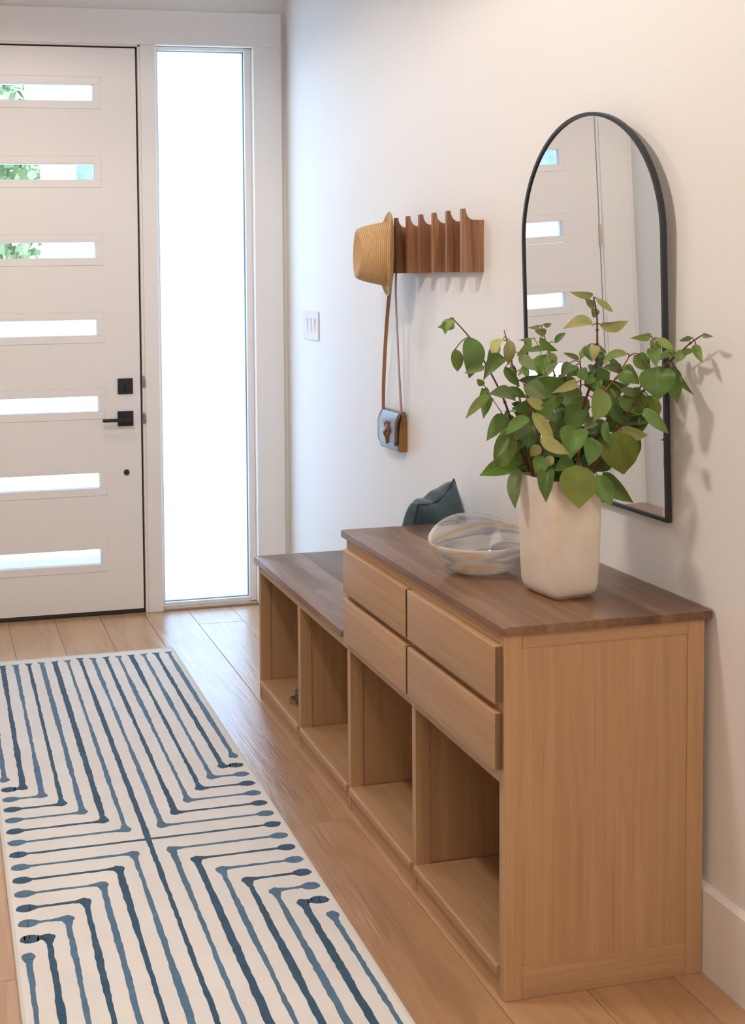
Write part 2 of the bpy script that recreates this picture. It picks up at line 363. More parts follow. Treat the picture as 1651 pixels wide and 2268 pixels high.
def street_tree(x, y, h, r, lab):
    t = thing('tree', (x, y, -.14), lab, 'tree')
    bm = bmesh.new(); tube(bm, [(x, y, -.14), (x+.05, y, h*.35), (x, y, h*.6)], [.16, .12, .07], 10); obj('trunk', bm, bark, t)
    rnd = random.Random(int(x*10)); bm = bmesh.new()
    for k in range(1800):
        while True:
            q = Vector((rnd.uniform(-1, 1), rnd.uniform(-1, 1), rnd.uniform(-1, 1)))
            if .35 < q.length < 1: break
        c = Vector((x, y, h*.62)) + Vector((q.x*r, q.y*r, q.z*h*.40)); s = rnd.uniform(.07, .16)*r/1.25
        a = Vector((rnd.uniform(-1, 1), rnd.uniform(-1, 1), rnd.uniform(-.6, 1))).normalized(); b_ = a.orthogonal().normalized(); c2 = a.cross(b_)
        vs_ = [bm.verts.new(c+b_*s), bm.verts.new(c+c2*s*.6+a*s*.12), bm.verts.new(c-b_*s), bm.verts.new(c-c2*s*.6+a*s*.12)]; bm.faces.new(vs_)
    o = obj('foliage', bm, leafy, t); o['kind'] = 'stuff'
street_tree(-.95, 14.0, 4.6, 1.25, 'bushy green tree straight beyond the porch post')
street_tree(-2.2, 33.0, 10.5, 3.6, 'tall green tree rising behind the grey roof')
street_tree(-10.5, 12.0, 5.0, 2.2, 'broad green tree seen only through the lites in the mirror')
hs = thing('neighbour_house', (-4, 24, -.14), 'white house with a grey pitched roof across the forecourt', 'house')
bm = bmesh.new(); prism(bm, [(-9, -.14), (1.4, -.14), (1.4, 4.9), (-4.1, 7.1), (-9, 4.9)], 1, 21, 27); obj('wall', bm, white_ext, hs)
bm = bmesh.new(); prism(bm, [(2.1, 4.75), (-4.1, 7.25), (-9.9, 4.75), (-9.9, 5.0), (-4.1, 7.55), (2.1, 5.0)], 1, 20.4, 27.6); obj('roof', bm, plain('roof_grey', (.16, .18, .21), .8), hs)
for x in (-6.5, -3.2): obj('window', B((x, 20.96, .9), (x+1.3, 21.0, 2.2)), black_metal, hs)

# ================================================================== CABINETS
XF, XB_ = -.4631, -.0172
ZS0, ZS1 = .7484, .7654                        # tall top
ZBm0, ZBm1 = .4669, .4872                      # bench top
ZSH = .0654
def slab(name, x0, y0, x1, y1, z0, z1, r, parent):
    bm = bmesh.new(); prism(bm, rrect(x0, y0, x1, y1, r, 5), 2, z0, z1)
    es = [e for e in bm.edges if abs(e.verts[0].co.z-e.verts[1].co.z) < 1e-6]
    bmesh.ops.bevel(bm, geom=es, offset=.0045, segments=3, profile=.5, affect='EDGES')
    return obj(name, bm, walnut_t, parent, True, 'dark walnut top', 35)
def shelf(y0, y1, parent):
    bm = bmesh.new(); r = .007
    prof = [(-.030, ZSH), (-.030, .0458), (XF-.006, .0458), (XF-.006, ZSH-r)] + [(XF-.006+r-r*math.cos(a), ZSH-r+r*math.sin(a)) for a in (.4, .8, 1.2, 1.57)]
    prism(bm, prof, 1, y0+.0004, y1-.0004); return obj('shelf', bm, oak[1], parent)
def divider(y0, y1, z1, parent):
    obj('stile', B((XF, y0, 0), (-.4262, y1, z1), .0012, 1), oak[2], parent)
    obj('divider_panel', B((-.4258, y0+.004, .03), (-.0310, y1-.004, z1)), oak[2], parent)
end_oak = wood('oak_end_grain', 2, (.115, .058, .030), (.17, .090, .047), (.24, .135, .072), rough=.55, grain=26, bump=.1, rnd=.03)
cab = thing('storage_cabinet', (-.24, .435, 0), 'tall oak cabinet with four drawers, open cubbies and a walnut top', 'cabinet')
# near end: frame and panel
obj('stile', B((XF, 0, 0), (-.4235, .0200, ZS0), .001, 1), oak[2], cab)
obj('stile', B((-.0550, 0, 0), (XB_, .0200, ZS0), .001, 1), oak[2], cab)
obj('rail', B((-.4233, 0, .7172), (-.0552, .0200, ZS0), .001, 1), oak[0], cab)
obj('rail', B((-.4233, 0, 0), (-.0552, .0200, .0670), .001, 1), oak[0], cab)
pe = [-.4236 + (.3686)*k/5 for k in range(6)]
bm = bmesh.new(); box(bm, (-.4236, .0028, .066), (-.0549, .0160, .718)); obj('end_panel', bm, oak[2], cab)
divider(.4257, .4447, .4420, cab); divider(.8530, .8725, .4420, cab)
obj('far_side_panel', B((XF, .8530, .4421), (XB_, .8725, ZS0), .001, 1), oak[2], cab)
obj('face_rail', B((XF, .0201, .4420), (-.4400, .8529, ZS0), .001, 1), oak[1], cab)
obj('toe_board', B((-.4605, .0201, 0), (-.4400, .8529, .0457)), oak[1], cab)
obj('back_panel', B((-.0305, .0201, .02), (XB_, .8529, ZS0)), oak[2], cab)
shelf(.0203, .4257, cab); shelf(.4447, .8530, cab)
for y0, y1 in ((.0082, .4325), (.4427, .8565)):
    for z0, z1 in ((.4711, .5898), (.6067, .7243)):
        dw = obj('drawer', B((-.4803, y0, z0), (XF-.0002, y1, z1), .0026, 3), oak[1], cab, True, None, 40)
        for ya, yb in ((y0-.0003, y0+.002), (y1-.002, y1+.0003)): obj('end_grain', B((-.4780, ya, z0+.0026), (XF-.0006, yb, z1-.0026)), end_oak, dw, label='darker end grain of the drawer front')
slab('cabinet_top', -.4715, -.0100, -.0011, .9010, ZS0, ZS1, .009, cab)

bn = thing('cubby_bench', (-.24, 1.3, 0), 'low oak bench with two open shoe cubbies and a walnut seat, nearest the door', 'bench')
divider(1.2797, 1.3054, .4420, bn); divider(1.7125, 1.7325, .4420, bn)
obj('front_rail', B((XF, .8727, .4420), (-.4400, 1.7325, ZBm0), .001, 1), oak[1], bn)
obj('side_rail', B((-.4398, 1.7125, .4420), (XB_, 1.7325, ZBm0)), oak[0], bn)
obj('toe_board', B((-.4605, .8727, 0), (-.4400, 1.7124, .0457)), oak[1], bn)
obj('back_panel', B((-.0305, .8727, .02), (XB_, 1.7124, ZBm0)), oak[2], bn)
shelf(.8727, 1.2797, bn); shelf(1.3054, 1.7125, bn)
slab('bench_top', -.4715, .8960, -.0011, 1.7712, ZBm0, ZBm1, .009, bn)

# ================================================================== RUG
def RG(x, y, z): return (x + .0068*(y-.806), y + .014*(x+1.035), z)
RZ = .0085; CX, CY = -1.0350, .8060; RW = .3700
rug_m, t, b = mat('rug_pile'); L = t.links.new
c = N(t, 'ShaderNodeTexCoord'); n = N(t, 'ShaderNodeTexNoise'); n.inputs['Scale'].default_value = 7; n.inputs['Detail'].default_value = 5; L(c.outputs['Object'], n.inputs['Vector'])
r = ramp(t, ((.3, (.74, .71, .68)), (.7, (.80, .775, .75)))); L(n.outputs['Fac'], r.inputs[0]); L(r.outputs[0], b.inputs['Base Color'])
n2 = N(t, 'ShaderNodeTexNoise'); n2.inputs['Scale'].default_value = 420; n2.inputs['Detail'].default_value = 2; L(c.outputs['Object'], n2.inputs['Vector'])
bp = N(t, 'ShaderNodeBump'); bp.inputs['Strength'].default_value = .35; bp.inputs['Distance'].default_value = .002; L(n2.outputs['Fac'], bp.inputs['Height']); L(bp.outputs[0], b.inputs['Normal'])
b.inputs['Roughness'].default_value = .95; b.inputs['Sheen Weight'].default_value = .25
def ink(name, c0, c1):
    m, t, b = mat(name); L = t.links.new
    c = N(t, 'ShaderNodeTexCoord'); n = N(t, 'ShaderNodeTexNoise'); n.inputs['Scale'].default_value = 26; n.inputs['Detail'].default_value = 6; n.inputs['Roughness'].default_value = .7
    L(c.outputs['Object'], n.inputs['Vector']); r = ramp(t, ((.35, c0), (.65, c1))); L(n.outputs['Fac'], r.inputs[0]); L(r.outputs[0], b.inputs['Base Color'])
    b.inputs['Roughness'].default_value = .9; b.inputs['Sheen Weight'].default_value = .2
    return m
ink_dark = ink('ink_dark', (.012, .058, .115), (.030, .095, .165)); ink_blue = ink('ink_blue', (.052, .130, .225), (.095, .195, .300))
RY0, RY1 = -.690, 2.3000
bm = bmesh.new(); ny = 60
loops = []
for k in range(ny+1):
    y = RY0 + (RY1-RY0)*k/ny
    loops.append([RG(CX-RW, y, 0), RG(CX-RW, y, RZ-.003), RG(CX-RW+.004, y, RZ), RG(CX+RW-.004, y, RZ), RG(CX+RW, y, RZ-.003), RG(CX+RW, y, 0)])
loft(bm, loops)
rug = obj('runner_rug', bm, rug_m); rug.location = (0, 0, 0.0002)
tag(rug, 'off-white runner rug with blue and navy ink lines on the floor', 'rug')
bm = bmesh.new()
for x in (CX-RW, CX+RW): tube(bm, [RG(x, RY0, .005), RG(x, CY, .005), RG(x, RY1, .005)], .0052, 8)
tube(bm, [RG(CX-RW, RY1, .005), RG(CX+RW, RY1, .005)], .0052, 8); tube(bm, [RG(CX-RW, RY0, .005), RG(CX+RW, RY0, .005)], .0052, 8)
obj('binding', bm, plain('rug_binding', (.70, .66, .60), .9), rug, label='cream bound edge')
def stroke(P, name='ink_line', m=ink_dark, dz=0):
    """P: list of (x, y, halfwidth); a slightly raised inked band of pile"""
    rings = []
    for i, (x, y, h) in enumerate(P):
        x0, y0, _ = P[max(i-1, 0)]; x1, y1, _ = P[min(i+1, len(P)-1)]
        d = Vector((x1-x0, y1-y0)); d.normalize(); s = Vector((-d.y, d.x))
        a = (x+s.x*h, y+s.y*h); c = (x-s.x*h, y-s.y*h)
        rings.append([RG(a[0], a[1], RZ-.001), RG(a[0], a[1], RZ+.0004+dz), RG(c[0], c[1], RZ+.0004+dz), RG(c[0], c[1], RZ-.001)])
    bm = bmesh.new(); loft(bm, rings); return obj(name, bm, m, rug)
rr = random.Random(3)
SX, SY = .0493, .0634
def wob(n, base, amp):
    v = []; w = base
    for k in range(n): w += rr.uniform(-amp, amp); w = min(max(w, base*.72), base*1.35); v.append(w)
    return v
def vert(x, y0, y1, base, tee=True, corner=True):
    """band running along y from the corner y0 out to the end y1"""
    n = 80; P = []; ws = wob(n+1, base, base*.13); ln = abs(y1-y0); sg = 1 if y1 > y0 else -1
    ys = [ln*k/n for k in range(n+1)]
    ys = sorted(set([round(v, 4) for v in ys + [.002, .005, .010, .016, .026, .045] + [ln-.004, ln-.012, ln-.028, ln-.055, ln-.085]]))
    for j, v in enumerate(ys):
        h = ws[int(v/ln*n)]
        if corner:
            q = v-.016; h = max(h, .0155*max(0, 1-q/.055)**1.5) if q > 0 else .0155*math.sqrt(max(.02, 1-(q/.0165)**2))
        e = ln-v
        if tee: h = max(h, .0165*max(0, 1-e/.075)**2.2)
        P.append((x + rr.uniform(-.0012, .0012), y0+sg*(v-(.012 if corner else 0)), max(h, .0018)))
    return P
def horiz(x0, x1, y, base, corner=True):
    n = 16; sg = 1 if x1 > x0 else -1; ln = abs(x1-x0); P = []
    us = sorted(set([round(ln*k/n, 4) for k in range(n+1)] + [.006, .014, .024] + [round(ln-v, 4) for v in (0, .002, .006, .013, .022, .031, .040, .05)]))
    us = [u for u in us if u >= 0]
    for u in us:
        h = base*rr.uniform(.8, 1.2); e = ln-u
        if e < .047: h = max(h if e > .02 else 0, (.0158)*math.sqrt(max(0, 1-((e-.0225)/.0235)**2)), .0010)
        if corner: h = max(h, .0120*max(0, 1-u/.055)**1.2)
        P.append((x0+sg*u, y+rr.uniform(-.0007, .0007), h))
    return P
for sx in (-1, 1):
    for sy in (-1, 1):
        for k in range(1, 8):
            m_ = ink_blue if k % 2 else ink_dark
            x = CX+sx*k*SX; y = CY+sy*k*SY; ye = CY+sy*1.4620
            stroke(vert(x, y, ye, .0074 if k % 2 == 0 else .0068), m=m_)
            if k < 7: stroke(horiz(x, CX+sx*.3585, y, .0046), m=m_, dz=.0003)
for sy in (-1, 1): stroke(vert(CX, CY, CY+sy*1.4620, .0076, True, False), m=ink_dark)
for sx in (-1, 1): stroke(horiz(CX, CX+sx*.3585, CY, .0044, False), m=ink_dark, dz=.0003)

# ================================================================== MIRROR
mir = thing('arched_mirror', (0, .423, .9175), 'arched wall mirror in a thin black frame above the cabinet', 'mirror')
TILT = math.tan(math.radians(1.65)); MR = .2945; ZSP = 1.5365
def arch(r, zb, n=40):
    p = [(-r, zb), (r, zb)]
    for k in range(n+1):
        a = math.pi*k/n; p.append((r*math.cos(a), ZSP + r*math.sin(a)))
    return p
def M3(y, z, x): return (x - (z-.9175)*TILT, .423+y, z)
bm = bmesh.new(); po = arch(MR, .9175); pi_ = arch(MR-.0085, .9175+.0080); n = len(po)
xb, xf, xi = -.0035, -.0150, -.0110
rings = [[M3(y, z, xb) for y, z in po], [M3(y, z, xf+.001) for y, z in po], [M3(y*.997, z, xf) for y, z in po], [M3(y*1.003, z, xf) for y, z in pi_], [M3(y, z, xf+.001) for y, z in pi_], [M3(y, z, xb) for y, z in pi_]]
loft(bm, rings, cap0=False, cap1=False)
obj('mirror_frame', bm, mirror_frame_m, mir)
bm = bmesh.new(); pg = arch(MR-.0087, .9175+.0082)
loft(bm, [[M3(y, z, xi) for y, z in pg], [M3(y, z, xb-.0005) for y, z in pg]])
obj('mirror_glass', bm, m_mirror, mir)

# ================================================================== COAT RACK
rack = thing('coat_rack', (0, 1.24, 1.463), 'walnut wall rack of upright hook fins beside the mirror', 'rack')
obj('back_board', B((-.0184, .9893, 1.4636), (0, 1.5000, 1.6115), .0008, 1), walnut_z, rack)
for k in range(6):
    y0 = .9893 + .0955*k
    prof = [(-.0180, 1.4636), (-.0658, 1.4636), (-.0658, 1.6435), (-.0560, 1.6435)]
    for j in range(1, 10):
        a = math.radians(90*j/9); prof.append((-.0560+.0235*(1-math.cos(a)), 1.6435-.0315*math.sin(a)))
    prof.append((-.0180, 1.6115))
    bm = bmesh.new(); prism(bm, prof, 1, y0, y0+.0185)
    bmesh.ops.bevel(bm, geom=[e for e in bm.edges if all(v.co.x < -.0655 for v in e.verts) and abs(e.verts[0].co.z-e.verts[1].co.z) > .05], offset=.0025, segments=2, affect='EDGES')
    obj('hook_fin', bm, walnut_z, rack)

# light switch
sw = thing('light_switch', (0, 2.505, 1.253), 'white wall plate with three rocker switches near the sidelight', 'switch')
obj('plate', B((-.0060, 2.4085, 1.1945), (0, 2.6010, 1.3140), .003, 2), plastic, sw)
for y in (2.459, 2.506, 2.553):
    bm = bmesh.new(); prism(bm, [(-.0050, 1.222), (-.0062, 1.222), (-.0110, 1.2845), (-.0050, 1.2845)], 1, y-.0165, y+.0165); obj('rocker', bm, plastic, sw)

# ================================================================== HAT
straw, t, b = mat('woven_straw'); L = t.links.new
c = N(t, 'ShaderNodeTexCoord'); wv = N(t, 'ShaderNodeTexWave', wave_type='BANDS', bands_direction='Y'); wv.inputs['Scale'].default_value = 52; wv.inputs['Distortion'].default_value = .6; wv.inputs['Detail'].default_value = 2
n = N(t, 'ShaderNodeTexNoise'); n.inputs['Scale'].default_value = 260; n.inputs['Detail'].default_value = 3
L(c.outputs['UV'], wv.inputs['Vector']); L(c.outputs['Object'], n.inputs['Vector'])
ad = N(t, 'ShaderNodeMath', operation='MULTIPLY_ADD'); L(wv.outputs['Fac'], ad.inputs[0]); ad.inputs[1].default_value = .55; L(n.outputs['Fac'], ad.inputs[2])
r = ramp(t, ((.25, (.33, .17, .06)), (.6, (.56, .33, .14)), (.95, (.72, .48, .24)))); L(ad.outputs[0], r.inputs[0]); L(r.outputs[0], b.inputs['Base Color'])
bp = N(t, 'ShaderNodeBump'); bp.inputs['Strength'].default_value = .6; bp.inputs['Distance'].default_value = .002; L(ad.outputs[0], bp.inputs['Height']); L(bp.outputs[0], b.inputs['Normal']); b.inputs['Roughness'].default_value = .75
hat = thing('straw_hat', (-.075, 1.515, 1.527), 'woven straw fedora hung on the left end of the coat rack', 'hat')
HC = Vector((-.0880, 1.4620, 1.5270)); HA = Vector((-.965, .250, .02)).normalized(); HU = Vector((0, 0, 1)); HS = HU.cross(HA).normalized(); HU = HA.cross(HS)
def HP(r_s, r_u, h, a): return HC + HS*(r_s*math.cos(a)) + HU*(r_u*math.sin(a)) + HA*h
def hatpart(name, prof, nn=56, crease=None, mate=straw):
    bm = bmesh.new(); uvl = bm.loops.layers.uv.new('uv'); rings = []; s = 0; last = None
    for j, (rs_, ru, h) in enumerate(prof):
        if last: s += math.hypot(rs_-last[0], h-last[1])
        last = (rs_, h); ring = []
        for k in range(nn):
            a = 2*math.pi*k/nn; hh = h
            if crease: hh += crease(rs_, a, j)
            ring.append((bm.verts.new(HP(rs_, ru, hh, a)), s))
        rings.append(ring)
    for ra, rb in zip(rings, rings[1:]):
        for k in range(nn):
            f = bm.faces.new((ra[k][0], ra[(k+1) % nn][0], rb[(k+1) % nn][0], rb[k][0]))
            for lp, q in zip(f.loops, (ra[k][1], ra[k][1], rb[k][1], rb[k][1])): lp[uvl].uv = (k/nn, q); 
    bm.faces.new([q[0] for q in rings[-1]]) if name == 'crown' else None
    o = obj(name, bm, mate, hat, True)
    sm = o.modifiers.new('thickness', 'SOLIDIFY'); sm.thickness = .003; sm.offset = -1
    return o
cr_prof = [(.096, .106, .000), (.095, .105, .010), (.091, .101, .030), (.087, .096, .055), (.082, .090, .080), (.077, .083, .100), (.074, .079, .108), (.069, .073, .111), (.061, .064, .106), (.046, .048, .097), (.026, .027, .092), (.006, .006, .091)]
def crease(r_, a, j): return (-.010*max(0, math.cos(a))**2 if j >= 4 else 0)
hatpart('crown', cr_prof, crease=crease)
br_prof = [(.096, .106, .001), (.099, .111, -.001), (.104, .118, .001), (.112, .126, .004), (.119, .133, .009), (.123, .137, .014)]
def brimcurl(r_, a, j): return .004*j*.5*math.cos(2*a)
hatpart('brim', br_prof, crease=brimcurl)

# ================================================================== BAG
lea_dark = plain('dark_leather', (.115, .070, .052), .26, bump=.1, bscale=120, coat=.3)
lea_tan = plain('tan_leather', (.30, .145, .035), .5, bump=.1, bscale=150)
strap_m = plain('strap_leather', (.33, .15, .060), .5, bump=.08, bscale=150)
brass = plain('aged_brass', (.42, .30, .20), .3, 1)
bag = thing('shoulder_bag', (-.02, 1.61, .865), 'small dark leather shoulder bag hanging by a long tan strap below the hat', 'bag')
Y0, Y1 = 1.5300, 1.6920
bm = bmesh.new(); prism(bm, [(-.002, .866), (-.028, .866), (-.033, .872), (-.031, .93), (-.026, .975), (-.020, .988), (-.010, .988), (-.002, .97)], 1, Y0+.004, Y1-.004)
bmesh.ops.bevel(bm, geom=[e for e in bm.edges if abs(e.verts[0].co.y-e.verts[1].co.y) < 1e-5], offset=.0025, segments=2, affect='EDGES')
obj('body', bm, lea_dark, bag)
for y0, y1 in ((Y0, Y0+.005), (Y1-.005, Y1)):
    bm = bmesh.new(); prism(bm, [(-.001, .872), (-.004, .866), (-.029, .866), (-.032, .874), (-.029, .925), (-.024, .965), (-.019, .985), (-.009, .985), (-.001, .962)], 1, y0, y1); gs = obj('gusset', bm, lea_tan, bag, label='tan leather side gusset')
    bm = bmesh.new(); tube(bm, [(-.016, y0-.0015, .958), (-.016, y1, .958)], .0038, 12); obj('rivet', bm, brass, gs)
bm = bmesh.new()
def flapx(z): return -.0365 if z < .955 else -.0365 + .018*((z-.955)/.044)**1.6
zs_ = [.8855, .889, .897, .912, .93, .945, .957, .968, .978, .986, .9915, .9945]
ra = []
for z in zs_:
    ins = .016*max(0, 1-(z-.8855)/.016)**1.8
    ra.append([(flapx(z), Y0-.003+ins + (Y1-Y0+.006-2*ins)*k/8, z) for k in range(9)])
full = ra + [[(-.008, y, .9965) for (_, y, _) in ra[-1]]]
loft(bm, full, closed=False, cap0=False, cap1=False)
fo = obj('flap', bm, lea_dark, bag, True); sm = fo.modifiers.new('thickness', 'SOLIDIFY'); sm.thickness = .0030; sm.offset = 1
yc = 1.6080
bm = bmesh.new(); prism(bm, [(yc, .962), (yc-.012, .925), (yc, .885), (yc+.010, .925)], 0, -.0415, -.0390); obj('clasp_tab', bm, strap_m, bag, label='brown leather clasp tab')
bm = bmesh.new(); tube(bm, smoothpath([(-.0440, yc+.002, .964), (-.0480, yc+.004, .952), (-.0470, yc-.003, .936), (-.0490, yc+.004, .922), (-.0450, yc+.005, .912), (-.0440, yc-.001, .888)], 4), [.0030, .0034, .004, .004, .004, .0036, .0034, .004, .005, .006, .0065, .006, .0052, .005, .0045, .004, .0036, .0034, .0030, .0028, .0024], 8)
obj('toggle', bm, brass, bag, True, 'metal toggle clasp')
def strap(pts, w, nx):
    P = smoothpath(pts, 6); rings = []
    for i, p in enumerate(P):
        t_ = i/(len(P)-1); wv_ = Vector((-.35*math.sin(t_*3.0)*nx-.25, 1, 0)).normalized()*w; th = wv_.cross(Vector((0, 0, 1))).normalized()*.0012
        rings.append([p-wv_-th, p+wv_-th, p+wv_+th, p-wv_+th])
    bm = bmesh.new(); loft(bm, rings); return bm
bm = strap([(-.016, 1.6945, .950), (-.018, 1.6930, .985), (-.030, 1.660, 1.10), (-.040, 1.615, 1.25), (-.050, 1.562, 1.385), (-.052, 1.518, 1.50), (-.046, 1.482, 1.617)], .0068, 1); obj('strap', bm, strap_m, bag, label='long tan strap')
bm = strap([(-.016, 1.5275, .945), (-.020, 1.5290, .985), (-.028, 1.528, 1.10), (-.036, 1.525, 1.25), (-.045, 1.518, 1.395), (-.048, 1.502, 1.50), (-.046, 1.482, 1.617)], .0068, -1); obj('strap', bm, strap_m, bag, label='long tan strap')

# ================================================================== CUSHION
velvet, t, b = mat('teal_velvet'); L = t.links.new
c = N(t, 'ShaderNodeTexCoord'); n = N(t, 'ShaderNodeTexNoise'); n.inputs['Scale'].default_value = 9; n.inputs['Detail'].default_value = 6; n.inputs['Roughness'].default_value = .65; L(c.outputs['Object'], n.inputs['Vector'])
r = ramp(t, ((.35, (.030, .060, .074)), (.68, (.075, .125, .145)))); L(n.outputs['Fac'], r.inputs[0]); L(r.outputs[0], b.inputs['Base Color']); b.inputs['Roughness'].default_value = .8
b.inputs['Sheen Weight'].default_value = .7; b.inputs['Sheen Roughness'].default_value = .35; b.inputs['Sheen Tint'].default_value = (.65, .85, .95, 1)
cu = thing('cushion', (-.20, 1.08, ZBm1), 'teal velvet cushion propped on the bench behind the tall cabinet', 'cushion')
A_ = Vector((-.028, 1.126, .856)); B2 = Vector((-.220, .956, .816)); nrm = Vector((-.68, .73, 0)).normalized()
A0 = Vector((-.010, .925, ZBm1+.004)); B0 = Vector((-.300, .960, ZBm1+.004))
bm = bmesh.new(); n_ = 18; V2 = {}
for s in (1, -1):
    for i in range(n_+1):
        for j in range(n_+1):
            u = -1+2*i/n_; v = -1+2*j/n_; edge = i in (0, n_) or j in (0, n_)
            if s == -1 and edge: V2[s, i, j] = V2[1, i, j]; continue
            pu = u*(1-(.02 if u < 0 else .10)*(1-v*v)); pv = v*(1-.20*(1-u*u)*(1 if v > 0 else 0))
            kk_ = 1-.045*(u*v)**6; pu *= kk_; pv *= kk_
            p = (A_*(1-pu)/2 + B2*(1+pu)/2)*((1+pv)/2) + (A0*(1-pu)/2 + B0*(1+pu)/2)*((1-pv)/2)
            th = .078*(max(0, (1-u**2))**.42)*(max(0, (1-v**2))**.42)
            nn_ = nrm + Vector((0, 0, (.75*max(0, v) if s > 0 else 0)))
            V2[s, i, j] = bm.verts.new(p + nn_*th*s*(1.0 if s > 0 else .42) + Vector((0, 0, .004*math.sin(9*u+5*v)*(1-abs(u)))))
for s in (1, -1):
    for i in range(n_):
        for j in range(n_): bm.faces.new((V2[s, i, j], V2[s, i+1, j], V2[s, i+1, j+1], V2[s, i, j+1]))
co_ = obj('cover', bm, velvet, cu, True)
bm = bmesh.new()
edge = []
for k in range(n_): edge.append((k, 0))
def ep(i, j):
    u = -1+2*i/n_; v = -1+2*j/n_; pu = u*(1-(.02 if u < 0 else .10)*(1-v*v)); pv = v*(1-.20*(1-u*u)*(1 if v > 0 else 0))
    kk_ = 1-.045*(u*v)**6; pu *= kk_; pv *= kk_
    return (A_*(1-pu)/2 + B2*(1+pu)/2)*((1+pv)/2) + (A0*(1-pu)/2 + B0*(1+pu)/2)*((1-pv)/2)
for path in ([(i, n_) for i in range(n_+1)], [(0, j) for j in range(n_+1)], [(n_, j) for j in range(n_+1)], [(i, 0) for i in range(n_+1)]):
    tube(bm, [ep(*q) for q in path], .0022, 6)
obj('seam', bm, plain('seam_thread', (.035, .050, .055), .8), cu)

# ================================================================== SANDAL
brown_l = plain('brown_leather', (.10, .052, .032), .45); sole_m = plain('cork_sole', (.30, .19, .11), .8); insole = plain('dark_insole', (.055, .058, .045), .6)
sd = thing('sandal', (-.322, 1.452, ZSH), 'brown leather sandal in the bench cubby nearest the door', 'sandal')
def SP(a, w, z): 
    d_ = Vector((-.955, .297, 0)); s_ = Vector((.297, .955, 0)); return Vector((-.322, 1.452, ZSH)) + d_*a + s_*w + Vector((0, 0, z))
def outline(k, sc=1):
    a = 2*math.pi*k/28; x = .118*math.cos(a); w = (.036 + .006*math.cos(a))*math.sin(a); return x*sc, w*sc
for nm, z0, z1, sc, mm in (('sole', .0005, .016, 1, sole_m), ('insole', .016, .020, .96, insole)):
    bm = bmesh.new(); loft(bm, [[SP(*outline(k, sc), z0) for k in range(28)], [SP(*outline(k, sc), z1) for k in range(28)]]); obj(nm, bm, mm, sd)
for a0, a1, hgt in ((.055, .098, .036), (-.030, .006, .048)):
    bm = bmesh.new(); rings = []
    for k in range(13):
        a = math.pi*k/12; rings.append([SP(a0, .041*math.cos(a), .014+hgt*math.sin(a)), SP(a1, .039*math.cos(a), .014+hgt*.85*math.sin(a))])
    loft(bm, rings, closed=False, cap0=False, cap1=False); o = obj('strap', bm, brown_l, sd, True); sm = o.modifiers.new('thickness', 'SOLIDIFY'); sm.thickness = .003

# ================================================================== BOWL
bowl_m, t, b = mat('swirled_glass'); L = t.links.new; o = t.nodes['Material Output']
c = N(t, 'ShaderNodeTexCoord'); mp = N(t, 'ShaderNodeMapping'); mp.inputs['Rotation'].default_value = (.25, .12, .3); mp.inputs['Scale'].default_value = (2.2, 2.2, 13); L(c.outputs['Object'], mp.inputs[0])
n = N(t, 'ShaderNodeTexNoise'); n.inputs['Scale'].default_value = 1.15; n.inputs['Detail'].default_value = 2.5; n.inputs['Distortion'].default_value = 1.1; L(mp.outputs[0], n.inputs['Vector'])
r = ramp(t, ((.30, (.92, .91, .91)), (.37, (.56, .58, .62)), (.39, (.93, .92, .91)), (.50, (.95, .93, .91)), (.53, (.90, .62, .34)), (.575, (.95, .92, .89)), (.645, (.50, .52, .56)), (.66, (.94, .93, .92)))); L(n.outputs['Fac'], r.inputs[0])
L(r.outputs[0], b.inputs['Base Color']); b.inputs['Roughness'].default_value = .06; b.inputs['Coat Weight'].default_value = .6; b.inputs['Coat Roughness'].default_value = .02
n3 = N(t, 'ShaderNodeTexNoise'); n3.inputs['Scale'].default_value = .9; n3.inputs['Detail'].default_value = 3; L(mp.outputs[0], n3.inputs['Vector'])
r3 = ramp(t, ((.38, (.16,)*3), (.60, (.78,)*3))); L(n3.outputs['Fac'], r3.inputs[0])
trn = N(t, 'ShaderNodeBsdfTransparent'); trn.inputs['Color'].default_value = (.95, .95, .95, 1); gls = N(t, 'ShaderNodeBsdfGlossy'); gls.inputs['Roughness'].default_value = .02
fr = N(t, 'ShaderNodeFresnel'); fr.inputs['IOR'].default_value = 1.5; m1 = N(t, 'ShaderNodeMixShader'); L(fr.outputs[0], m1.inputs[0]); L(trn.outputs[0], m1.inputs[1]); L(gls.outputs[0], m1.inputs[2])
m2 = N(t, 'ShaderNodeMixShader'); L(r3.outputs[0], m2.inputs[0]); L(m1.outputs[0], m2.inputs[1]); tls = N(t, 'ShaderNodeBsdfTranslucent'); L(r.outputs[0], tls.inputs['Color']); m3 = N(t, 'ShaderNodeMixShader'); m3.inputs[0].default_value = .45; L(b.outputs[0], m3.inputs[1]); L(tls.outputs[0], m3.inputs[2]); L(m3.outputs[0], m2.inputs[2]); L(m2.outputs[0], o.inputs[0])
BC = Vector((-.3150, .3900, ZS1))
bm = bmesh.new(); nn = 72
def bowl_pt(a, tt, inset):
    ca, sa = math.cos(a), math.sin(a)
    Rx, Ry = .1250, .0820
    hr = .078 + .044*max(0, math.sin(a))**1.6 - .010*max(0, -sa)**1.5 + .004*ca*abs(ca)
    rr_ = (.22 + .78*tt**.60) - (inset/.10)
    zz_ = hr*tt**1.75
    return BC + Vector((Rx*rr_*ca, Ry*rr_*sa - .012*tt*max(0, sa)*0, zz_ + (inset*.8 if inset else 0)))
T = [0, .04, .10, .18, .28, .40, .52, .64, .76, .88, .96, 1.0]
rings = [[bowl_pt(2*math.pi*k/nn, tt, 0) for k in range(nn)] for tt in T]
rings += [[bowl_pt(2*math.pi*k/nn, 1.0, .0022) for k in range(nn)]]
